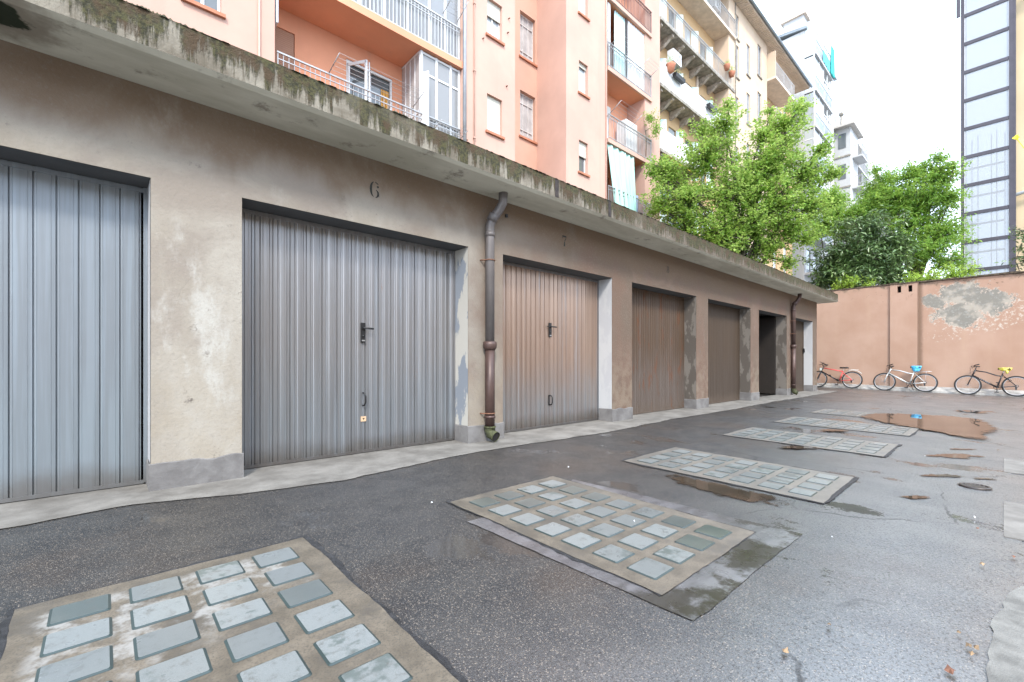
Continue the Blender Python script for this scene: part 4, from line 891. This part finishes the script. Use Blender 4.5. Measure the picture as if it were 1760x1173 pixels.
# ------------------------------------------------------------ glass lift tower and beige building on the right
XT = 34.9; T = thing('lift_tower', 'glazed lift tower with dark metal frame above the boundary wall', 'tower', (XT, .6, 0))
ya, yb = -.26, 1.52; zt = 27.
m = MB()
for x in (XT, XT+1.9):
    for y in (ya, yb): m.box(x-.07, x+.07, y-.07, y+.07, 0, zt)
m.box(XT-.02, XT+.05, ya-.17, ya-.071, 0, zt)
zs = [1.0+(HY-y)/F*24.6 for y in (418, 370, 320.2, 272.9, 224.3)]; zz = zs[0]
lv = [zs[0]+1.553*k for k in range(-4, 15) if 0 < zs[0]+1.553*k < zt]
for z in lv:
    m.box(XT-.05, XT+.05, ya+.07, yb-.07, z-.09, z+.09)
    for y in (ya, yb): m.box(XT+.07, XT+1.83, y-.05, y+.05, z-.06, z+.06)
m.build('frame', TOWF, T)
for a, b in zip(lv, lv[1:]):
    p = MB(); p.box(XT-.01, XT+.01, ya+.10, yb-.10, a+.08, b-.08); o = p.build('pane', TOWG, T)
    p = MB(); p.box(XT-.015, XT+.02, ya+.071, ya+.10, a+.061, b-.061); p.box(XT-.015, XT+.02, yb-.10, yb-.071, a+.061, b-.061); p.build('pane_edge', WHITEP, o)
m = MB()
for y, x in ((.25, XT+.5), (.45, XT+.9), (.95, XT+.6), (1.2, XT+1.2), (-.05, XT+1.2)): m.box(x-.02, x+.02, y-.02, y+.02, 0, 13.5)
for z in lv[:8]: m.box(XT+.6, XT+.66, ya+.2, yb-.2, z-.55, z-.45)
m.build('guide_rail', simple('grey_guide', (.40,.40,.42), .5, .3), T)
m = MB(); m.box(XT-.2, XT-.1, yb+.08, yb+.24, 20, 27); m.box(XT-.3, XT+2.2, ya-.3, yb, zt, zt+.3); m.build('cap', TOWF, T)
R = thing('beige_building', 'beige rendered building at the right edge behind the lift tower', 'building', (36, -5, 0))
m = MB(); m.wall(-12, -.44, 0, 26, XT+.45, XT+.75, [(-4.5, -3.3, z, z+1.6) for z in (6, 9.2, 12.4, 15.6)], axis='x'); m.box(XT+.76, XT+9, -12, -.44, 0, 26); m.build('wall', BEIGE, R)
for z in (6, 9.2, 12.4, 15.6): bx('window', R, PANE, XT+.55, XT+.6, -4.49, -3.31, z, z+1.6)
m = MB(); m.tube([(XT+.1, -.30, 9.7), (XT+.1, -3.5, 10.4)], .09, 8); m.build('pipe', WHITEP, R)
for z in (13.0, 15.6, 17.9): pass
bx('balcony_slab', R, SOFC, XT-.2, XT+.45, -4, -.95, 20.2, 20.35)
m = MB(); 
for k in range(14): m.box(XT-.16, XT-.14, -.98-k*.2, -.96-k*.2, 20.36, 21.4)
m.box(XT-.17, XT-.13, -4, -.95, 21.4, 21.44); m.build('railing', RAIL, R)

# ------------------------------------------------------------ building across the yard, behind the camera (seen in reflections)
O = thing('courtyard_building', 'low ochre rendered building across the yard behind the camera', 'building', (5, -16, 0))
m = MB().wall(-14, 24, -.4, 8.5, -16., -16.3, [(x, x+1.2, z, z+1.7) for x in range(-12, 23, 3) for z in (1.4, 4.9)]); m.box(-14, 24, -17, -26, -.4, 8.5); m.build('wall', BEIGE, O)
m = MB(); m.box(-14.3, 24.3, -15.6, -26, 8.51, 8.7); m.build('roof', ROOFD, O)

# ------------------------------------------------------------ trees
def leafpoly(m, c, d_, up, L, W, kind):
    s_ = d_.cross(up)
    if s_.length < 1e-3: s_ = d_.orthogonal()
    s_.normalize(); n = s_.cross(d_).normalized()
    if kind == 'maple': m.face([c, c+d_*L*.25+s_*W*.6, c+d_*L*.55+s_*W*.35, c+d_*L+n*L*-.12, c+d_*L*.55-s_*W*.35, c+d_*L*.25-s_*W*.6])
    else: m.face([c, c+d_*L*.45+s_*W*.5, c+d_*L-n*L*.15, c+d_*L*.45-s_*W*.5])
def tree(name, label, base, trunk_h, blobs, n_leaf, leaf, lmat, kind='maple', trunk_r=.16, seed=1, cat='tree', bare=.0, droop=.3, L0=.13):
    """blobs: (x,y,z,rx,ry,rz) masses of the crown; every blob gets a limb, twigs and leaf sprays"""
    rnd = random.Random(seed); t = thing(name, label, cat, base); bx_, by_, bz_ = base
    tr = MB(); top = Vector((bx_, by_, bz_+trunk_h))
    tr.tube([base, (bx_+.05, by_, bz_+trunk_h*.5), top], [trunk_r, trunk_r*.8, trunk_r*.65], 10)
    lf = MB(); vol = [b[3]*b[4]*b[5] for b in blobs]; tot = sum(v**.75 for v in vol)
    for b, v in zip(blobs, vol):
        c = Vector(b[:3]); mid = top.lerp(c, .5)+Vector((rnd.uniform(-.3,.3), rnd.uniform(-.3,.3), .25))
        tr.tube([top-Vector((0,0,rnd.uniform(0, trunk_h*.25))), mid, c, c+Vector((0,0,b[5]*.6))], [trunk_r*.45, trunk_r*.28, trunk_r*.15, .01], 6)
        nl = int(n_leaf*v**.75/tot); nsp = max(4, nl//16)
        for k in range(nsp):
            dv = Vector((rnd.gauss(0,1), rnd.gauss(0,1), rnd.gauss(0,1))).normalized(); r_ = rnd.random()**.45*(1.12 if rnd.random() < .12 else 1.)
            r_ *= .82+.75*mnoise.noise(dv*1.6+c)
            p = c+Vector((dv.x*b[3], dv.y*b[4], dv.z*b[5]))*r_
            if k % 3 == 0: tr.tube([c.lerp(p, .15), c.lerp(p, .6)+Vector((0,0,.06)), p], [.022, .012, .005], 4, caps=False)
            ax = (dv+Vector((0,0,rnd.uniform(-.2,.9)))).normalized(); ln = rnd.uniform(.18, .45)
            for j in range(16):
                q = p+ax*ln*(j/16-.5)*1.4+Vector((rnd.gauss(0,.07), rnd.gauss(0,.07), rnd.gauss(0,.05)))
                d_ = Vector((rnd.gauss(0,1), rnd.gauss(0,1), rnd.gauss(0,.5)-droop)).normalized()
                leafpoly(lf, q, d_, Vector((rnd.gauss(0,.5), rnd.gauss(0,.5), 1)), L0*rnd.uniform(.65,1.25)*leaf, L0*rnd.uniform(.55,.95)*leaf*(1 if kind == 'maple' else .42), kind)
    tr.build('trunk', BARK, t); lf.build('crown', lmat, t); return t
def blob(px, py, X, rpx, sy=1., rz=None):
    u = (px-880)/F; t = X/(CA+SA*u); y = t*(SA-CA*u); z = 1+(HY-py)/F*t; r_ = rpx/F*t
    return (X, y, z, r_*1.05, r_*1.05*sy, (rz or rpx*.88)/F*t)
mb = [blob(1180,345,18.0,62), blob(1150,300,17.5,42), blob(1215,270,18.6,52), blob(1175,400,18.2,50), blob(1245,215,19.0,34), blob(1253,180,19.2,16), blob(1265,330,19.6,68), blob(1245,410,19.2,58),
      blob(1330,275,20.4,58), blob(1350,215,20.8,40), blob(1372,185,21.0,20), blob(1340,350,20.4,58), blob(1385,300,21.2,42), blob(1410,255,21.2,24), blob(1320,425,20.4,42), blob(1395,355,21.3,38), blob(1310,230,20.2,26),
      blob(1430,300,21.6,24), blob(1125,290,17.0,20), blob(1132,355,17.2,26), blob(1290,385,19.8,48), blob(1360,395,20.8,36), blob(1222,455,19.0,32), blob(1385,410,21.0,24), blob(1325,190,20.6,13), blob(1205,225,18.5,18), blob(1355,452,20.9,20), blob(1300,300,20,40)]
tree('maple_tree', 'large bright green maple rising behind the garage roof', (19.9, 7.6, 0), 5.2, mb, 68000, .76, LFM, 'maple', .17, 3)
lb = [blob(1470,440,24.6,58), blob(1430,455,24.2,36), blob(1520,445,25,42), blob(1490,400,25,44), blob(1450,478,24,40), blob(1530,480,24.6,32), blob(1545,425,25.2,28), blob(1485,478,24,36), blob(1415,480,23.8,22)]
tree('loquat_tree', 'dark blue-green loquat tree behind the orange wall', (25, 4.3, 0), 3.4, lb, 16000, 1.8, LFD, 'long', .14, 5)
bb = [blob(1590,340,29,48), blob(1570,300,29.2,30), blob(1615,300,29,34), blob(1612,270,29,16), blob(1635,340,28.6,24), blob(1560,380,29,50), blob(1620,400,28.6,40), blob(1520,350,29.6,32), blob(1500,325,30,24), blob(1530,305,30,20), blob(1490,368,29.5,36), blob(1525,335,29.5,32), blob(1505,295,30,12), blob(1465,372,29.5,24), blob(1455,395,29.2,26), blob(1590,430,28.4,44), blob(1630,450,28,28), blob(1640,285,28.6,11), blob(1545,340,29,36), blob(1550,430,28.4,34)]
tree('young_tree', 'tall pale green tree left of the lift tower', (29, 2.9, 0), 4.6, bb, 46000, .98, LFB, 'long', .15, 8, L0=.17)
sb = [blob(1430,345,31,30), blob(1440,375,30,32), blob(1410,390,30,30), blob(1475,380,30,22), blob(1495,345,31,16)]
tree('small_tree', 'light green tree between the maple and the loquat', (31, 6.3, 0), 4.5, sb, 9000, 1.15, LFB, 'long', .12, 11, L0=.17)
yb_ = [blob(1600,482,23.2,26), blob(1640,474,23.2,28), blob(1668,466,23.2,14), blob(1570,486,23.2,16)]
tree('shrub', 'yellow green shrub peeking over the orange wall below the lift tower', (23.4, 2.0, 0), 3.2, yb_, 2600, 1.0, LFY, 'long', .05, 12, 'shrub', L0=.13)
yc = [blob(1438,492,23.0,9), blob(1462,488,23.0,14), blob(1490,490,23.0,10)]
tree('shrub', 'small yellow green shoots above the wall beside the garage roof corner', (23.3, 4.3, 0), 3.3, yc, 700, 1.0, LFY, 'long', .04, 13, 'shrub')
pb_ = [(18.3, 10.75, 12.1, .45, .3, .3), (18.7, 10.7, 11.7, .35, .3, .35)]
tree('balcony_plant', 'trailing green plant spilling from the middle pink balcony', (18.2, 10.95, 10.37), 1.2, pb_, 700, .9, LFB, 'long', .02, 14, 'plant')
rb = [blob(1762,400,22.9,18), blob(1770,440,22.9,22), blob(1755,425,22.9,9)]
tree('shrub', 'leafy twigs at the right edge in front of the beige building', (22.9, -.6, 0), 3.5, rb, 700, 1.1, LFD, 'long', .03, 15, 'shrub')
fb = MB(); u = (1746-880)/F; t_ = 33./(CA+SA*u); c = Vector((33, t_*(SA-CA*u), 1+(HY-237)/F*t_))
for k in range(9): d_ = Vector((random.uniform(-.3,.3), random.uniform(-1,1), random.uniform(-.6,.8))).normalized(); leafpoly(fb, c, d_, Vector((1,0,0)), .16, .12, 'maple')
fb.tube([c, c+Vector((.3,-.4,-.8)), (34.7, -.97, c.z-1.2)], .015, 5)
tag(fb.build('yellow_bloom', simple('yellow_petals', (.80,.62,.02), .6)), 'yellow bloom high in front of the beige building', 'flower')

# ------------------------------------------------------------ bicycles (local x forward, z up; wheels in the xz plane)
def bike(yf, yr, label, cols, style):
    wb = abs(yf-yr); R_ = .335; H = Vector
    xr, xf = -wb/2, wb/2; X_ = XW-.42; zmid = zg((yf+yr)/2)
    root = thing('bicycle', label, 'bicycle', (X_, (yf+yr)/2, zmid), 'bicycles leaning on the orange wall')
    root['_o'] = (0, 0, 0); root.rotation_euler = (0, 0, 0)
    lean = radians(7)
    Mx = Matrix.Rotation(pi/2, 4, 'Z')           # forward +x -> +y
    Ml = Matrix.Rotation(lean, 4, 'Y')           # lean towards +x (the wall)
    root.matrix_basis = Matrix.Translation((X_, (yf+yr)/2, zmid)) @ Ml @ Mx
    fr, fr2, blk = cols
    bb_ = H((xr+.42, 0, .28)); st = H((xr+.30, 0, .74 if style != 1 else .66)); hd = H((xf-.17, 0, .80 if style != 3 else .84)); hb = H((xf-.12, 0, .66)); ax = H((xr, 0, R_)); fx_ = H((xf, 0, R_))
    m = MB()
    if style == 1: m.tube([st, st.lerp(hd, .5), hd], .019, 8)
    else: m.tube([st-H((0,0,.10)), st.lerp(hd, .25)-H((0,0,.085)), st.lerp(hd, .6)-H((0,0,.02)), hd-H((.0,0,.01))], .019, 8)
    m.tube([bb_, st], .020, 8)
    for s_ in (-1, 1):
        o_ = H((0, s_*.06, 0)); m.tube([st-H((0,0,.06)), ax+o_], .011, 6); m.tube([bb_, bb_.lerp(ax, .3)+o_*.7, ax+o_], .012, 6)
    m.build('frame', fr, root)
    m = MB(); m.tube([bb_, hb], .026, 8); m.tube([hb-H((-.02,0,.02)), hd+H((-.02,0,.03))], .023, 8); o = m.build('down_tube', fr2, root)
    if style == 3:
        m = MB(); d_ = (hb-bb_); n_ = H((-d_.z, 0, d_.x)).normalized(); e = d_.normalized()
        for k in range(6):     # pale lettering strokes on the camera side
            p = bb_+d_*(.34+.075*k)+H((0,.0218,0)); a_ = e*.008; q = n_*.013
            m.face([p-a_-q, p+a_*1.2-q, p+a_*1.2+q*(.2 if k % 2 else 1), p-a_+q])
            m.face([p-a_+q*.6+H((0,.0008,0)), p+a_*2+q*.6+H((0,.0008,0)), p+a_*2+q+H((0,.0008,0)), p-a_+q+H((0,.0008,0))])
        m.build('lettering', WHITEP, o)
    m = MB()
    for s_ in (-1, 1): o_ = H((0, s_*.055, 0)); m.tube([hb+o_*.6+H((.01,0,-.01)), hb.lerp(fx_, .5)+o_+H((.01,0,0)), fx_+o_], .015, 6)
    m.tube([hb+H((0,-.035,0)), hb+H((0,.035,0))], .015, 6); m.build('fork', fr2 if style != 2 else fr, root)
    for nm, c in (('wheel', fx_), ('wheel', ax)):
        m = MB(); m.torus(c, R_-.022, .023, 'y', 40, 7); wl_ = m.build('tyre', simple('rubber', (.018,.018,.018), .7), None)
        m2 = MB(); m2.torus(c, R_-.050, .010, 'y', 40, 6, 0, 1.2)
        m2.tube([c+H((0,-.05,0)), c+H((0,.05,0))], .018, 8)
        for k in range(28): a = 2*pi*k/28; s_ = .022 if k % 2 else -.022; m2.tube([c+H((.018*cos(a+.5), s_, .018*sin(a+.5))), c+H(((R_-.05)*cos(a), 0, (R_-.05)*sin(a)))], .0016, 3, caps=False)
        w_ = m2.build('wheel', simple('alloy', (.45,.45,.46), .35, .6), None); w_.parent = root; wl_.parent = w_
    m = MB(); stem = hd+H((-.03,0,.10)); m.tube([hd, stem, stem+H((.05,0,.03))], .013, 8); b0 = stem+H((.05,0,.03))
    m.tube([b0+H((-.10,-.29,.03)), b0+H((-.03,-.2,.02)), b0+H((0,-.06,0)), b0+H((0,.06,0)), b0+H((-.03,.2,.02)), b0+H((-.10,.29,.03))], .015, 8)
    hbr = m.build('handlebar', blk, root)
    for s_ in (-1, 1):
        m = MB(); m.tube([b0+H((-.05,s_*.22,.02)), b0+H((-.12,s_*.31,.03))], .019, 8); m.tube([b0+H((-.02,s_*.17,.015)), b0+H((.06,s_*.2,-.02)), b0+H((.05,s_*.27,-.04))], .008, 6); m.tube([b0+H((-.04,s_*.21,.02)), b0+H((-.02,s_*.17,.015))], .014, 6)
        if style == 1: m.tube([b0+H((-.10,s_*.29,.03)), b0+H((.03,s_*.31,.08))], .013, 6)
        m.build('grip', BLACK, hbr)
    m = MB(); m.tube([b0, b0+H((.10,.02,-.02)), hb+H((.06,.03,.10)), hb+H((.02,.02,.02))], .003, 5, caps=False); m.tube([b0, b0+H((.07,-.02,.04)), hb+H((.07,-.03,.08)), fx_.lerp(hb,.7)], .003, 5, caps=False); m.build('cable', BLACK, root)
    sp = st+H((-.045,0,.15)); m = MB(); m.tube([st, sp], .012, 8); m.build('seat_post', simple('alloy2', (.5,.5,.5), .35, .6), root)
    m = MB(); vs = []; prof = [(-.13,.075,.0),(-.10,.085,.012),(-.03,.06,.006),(.05,.03,.004),(.14,.018,.008),(.155,.008,.0)]
    for x, w_, z in prof:
        for y_, dz in ((-w_, -.03), (-w_*.8, .01), (0, .022), (w_*.8, .01), (w_, -.03), (0, -.035)): vs.append(sp+H((x, y_, z+dz)))
    m.faces(vs, [(i*6+k, i*6+(k+1) % 6, (i+1)*6+(k+1) % 6, (i+1)*6+k) for i in range(5) for k in range(6)]+[tuple(range(6))[::-1], tuple(30+k for k in range(6))], 0, True)
    m.build('saddle', BLACK, root)
    m = MB(); m.torus(bb_+H((0,.05,0)), .085 if style != 1 else .07, .007, 'y', 24, 5); m.tube([bb_+H((0,-.06,0)), bb_+H((0,.07,0))], .022, 8)
    for k in range(5): a = k*1.257; m.tube([bb_+H((0,.05,0)), bb_+H((.08*cos(a),.05,.08*sin(a)))], .005, 4)
    ang = (-1.3, -1.15, -1.5)[style-1]; cv = H((cos(ang), 0, sin(ang)))*.17
    m.tube([bb_+H((0,.075,0)), bb_+cv+H((0,.085,0))], .010, 6); m.tube([bb_+H((0,-.075,0)), bb_-cv+H((0,-.085,0))], .010, 6)
    ck = m.build('crank', blk, root)
    m = MB()
    for s_, q in ((1, cv), (-1, -cv)): p = bb_+q+H((0,s_*.14,0)); m.box(p.x-.045, p.x+.045, p.y-.045, p.y+.045, p.z-.012, p.z+.012)
    m.build('pedal', BLACK, ck)
    m = MB(); m.tube([bb_+H((0,.05,.08)), ax+H((0,.05,.035))], .004, 4); m.tube([bb_+H((0,.05,-.08)), ax+H((.03,.05,-.09)), ax+H((.01,.05,-.04))], .004, 4); m.torus(ax+H((0,.045,0)), .04, .006, 'y', 16, 5); m.box(ax.x-.01, ax.x+.035, .045, .06, ax.z-.12, ax.z-.03); m.build('chain', BLACK, root)
    if style == 1:
        m = MB(); a0 = 40; vs = []; 
        m.tube([ax+H(((R_+.05)*cos(radians(a)), 0, (R_+.05)*sin(radians(a)))) for a in range(70, 150, 10)], .014, 5); m.tube([st-H((.01,0,.1)), ax+H((.02,0,R_+.07)), ax+H((-.2,0,R_+.06))], .010, 6); m.build('mudguard', simple('pale_mudguard', (.55,.52,.48), .5), root)
        m = MB(); p = hd+H((.05,.0,-.06)); m.box(p.x-.02, p.x+.05, -.05, .05, p.z-.05, p.z+.05); m.build('front_lamp', simple('clear_lamp', (.55,.6,.55), .3), root)
        m = MB(); p = bb_.lerp(hb, .5); m.box(p.x-.03, p.x+.03, .02, .06, p.z-.01, p.z+.05); m.build('pump_clip', BLACK, root)
    if style == 2:
        m = MB(); p = ax+H((-.02,0,R_+.07)); m.tube([st-H((0,0,.05)), p, p-H((.15,0,0))], .008, 6); m.tube([p, ax], .006, 6); m.build('rack', simple('alloy3', (.55,.55,.55), .35, .6), root)
        m = MB(); m.tube([bb_+H((-.04,.05,-.02)), bb_+H((-.12,.12,-.24))], .011, 6); m.build('kickstand', BLACK, root)
    if style == 3: m = MB(); m.tube([st-H((.02,0,.12)), ax+H((.10,.06,.17)), ax+H((.2,.06,.12))], .010, 6); m.build('brake', BLACK, root)
    return root, sp
REDF = simple('red_bike_paint', (.60,.06,.06), .35); BLKF = simple('black_bike_paint', (.022,.018,.02), .3); SILF = simple('silver_bike_paint', (.55,.55,.54), .3, .4)
b1, s1 = bike(5.13, 3.99, 'red and black bicycle half hidden by the garage corner', (REDF, BLKF, BLACK), 1)
b2, s2 = bike(3.01, 1.88, 'silver bicycle with a blue bag over its saddle', (SILF, SILF, BLACK), 2)
b3, s3 = bike(.82, -.28, 'black bicycle with pale lettering and a yellow saddle cover', (BLKF, BLKF, BLACK), 3)
def bag(root, sp, mat, label, tall, tail):
    bpy.context.view_layer.update(); W = root.matrix_basis; m = MB(); n, k = 16, 7; vs = []
    for j in range(k):
        f_ = j/(k-1)
        for i in range(n):
            a = 2*pi*i/n; wz = mnoise.noise(Vector((cos(a)*2, sin(a)*2, j*.9+tall*9)))*.018
            rx = (.17 if tall < .1 else .15)*(1-.45*(1-f_)**1.5 if tall > .1 else 1-.30*(1-f_)); ry = .09*(1-.3*(1-f_))
            p = sp+Vector(((rx+wz)*cos(a)-.01, (ry+wz)*sin(a), -tall+(tall+.035)*f_+wz)); vs.append(W @ p)
    vs.append(W @ (sp+Vector((0,0,.05)))); vs.append(W @ (sp+Vector((-.02,0,-tall-.02))))
    fs = [(j*n+i, j*n+(i+1) % n, (j+1)*n+(i+1) % n, (j+1)*n+i) for j in range(k-1) for i in range(n)]+[((k-1)*n+i, (k-1)*n+(i+1) % n, k*n) for i in range(n)]+[((i+1) % n, i, k*n+1) for i in range(n)]
    m.faces(vs, fs, 0, True)
    if tail: p = W @ (sp+Vector((-.05,.03,-.10))); m.tube([p+Vector((0,0,.05)), p, p-Vector((0,0,.06))], [.02,.04,.02], 8)
    tag(m.build('saddle_cover', mat), label, 'saddle cover')
def m_bag(name, col, hi):
    m = M(name, rough=.28); n = m.noise(18, 4, .6); m.set('Base Color', m.mix(m.step(n, .35, .65), col, hi)); m.bump(m.noise(14, 4, .7), .03, .8); return m.m
bag(b2, s2, m_bag('blue_plastic_bag', (.01,.28,.62), (.15,.60,.85)), 'bright blue plastic bag tied over the silver bicycle saddle', .15, False)
bag(b3, s3, m_bag('yellow_plastic_cover', (.55,.45,.01), (.85,.78,.25)), 'yellow plastic cover on the black bicycle saddle', .055, True)

# ------------------------------------------------------------ small litter on the ground
lm = simple('dry_leaf', (.24,.16,.09), .8, 0, .4, 8); lm2 = simple('brown_leaf', (.16,.07,.04), .8)
spots = [(1350,1126,.03,0), (1665,1117,.028,0), (1678,1120,.025,0), (1670,1131,.02,0), (1688,975,.03,0), (1648,1094,.02,0), (1425,1081,.02,0), (1633,1160,.04,1), (1680,893+20,.02,1), (1742,962,.03,1), (977,806,.016,2), (1675,893,.016,2), (1430,928,.010,2), (1090,900,.010,2), (1590,787,.02,2), (1716,776,.04,0), (742,868,.012,2)]
NM = ['pale curled leaf alone on the asphalt at the bottom centre right','leftmost of three pale leaves clustered near the dry concrete','upper right of three pale leaves clustered near the dry concrete','lowest of three pale leaves clustered near the dry concrete','pale leaf between the leaf cluster and the nearer cover slab','small pale leaf just above the leaf cluster','small pale leaf left of the leaf cluster, alone','brown twig shaped leaf at the bottom edge near the dry concrete','brown leaf just beside the nearer cover slab','brown leaf on the asphalt below the nearer cover slab corner','white scrap above the second floor light','white scrap left of the nearer cover slab','white scrap right of the bitumen patch corner','white scrap on the second floor light','white scrap beyond the small round drain cover','pale leaf left of the farther cover slab','white scrap on the cement strip edge in front of the door numbered 6']
for (px, py, r_, k), nm_ in zip(spots, NM):
    x, y = fg(px, py); m = MB(); z = zg(y)+.012; r_ *= .62; a0 = random.uniform(0, 6)
    pts = [(x+r_*(1 if i % 2 else .6)*cos(a0+i*.785)*1.2, y+r_*(1 if i % 2 else .6)*sin(a0+i*.785)*.7, z+random.uniform(0, .010)) for i in range(8)]
    for i in range(8): m.face([pts[i], pts[(i+1) % 8], (x, y, z+.012)])
    o = m.build('fallen_leaf', (lm, lm2, SHEET)[k]); r_; tag(o, nm_, ('leaf', 'leaf', 'scrap')[k], ('pale fallen leaves', 'dark fallen leaves', 'white scraps')[k])
for o in bpy.data.objects:
    if '_o' in o.keys(): del o['_o']
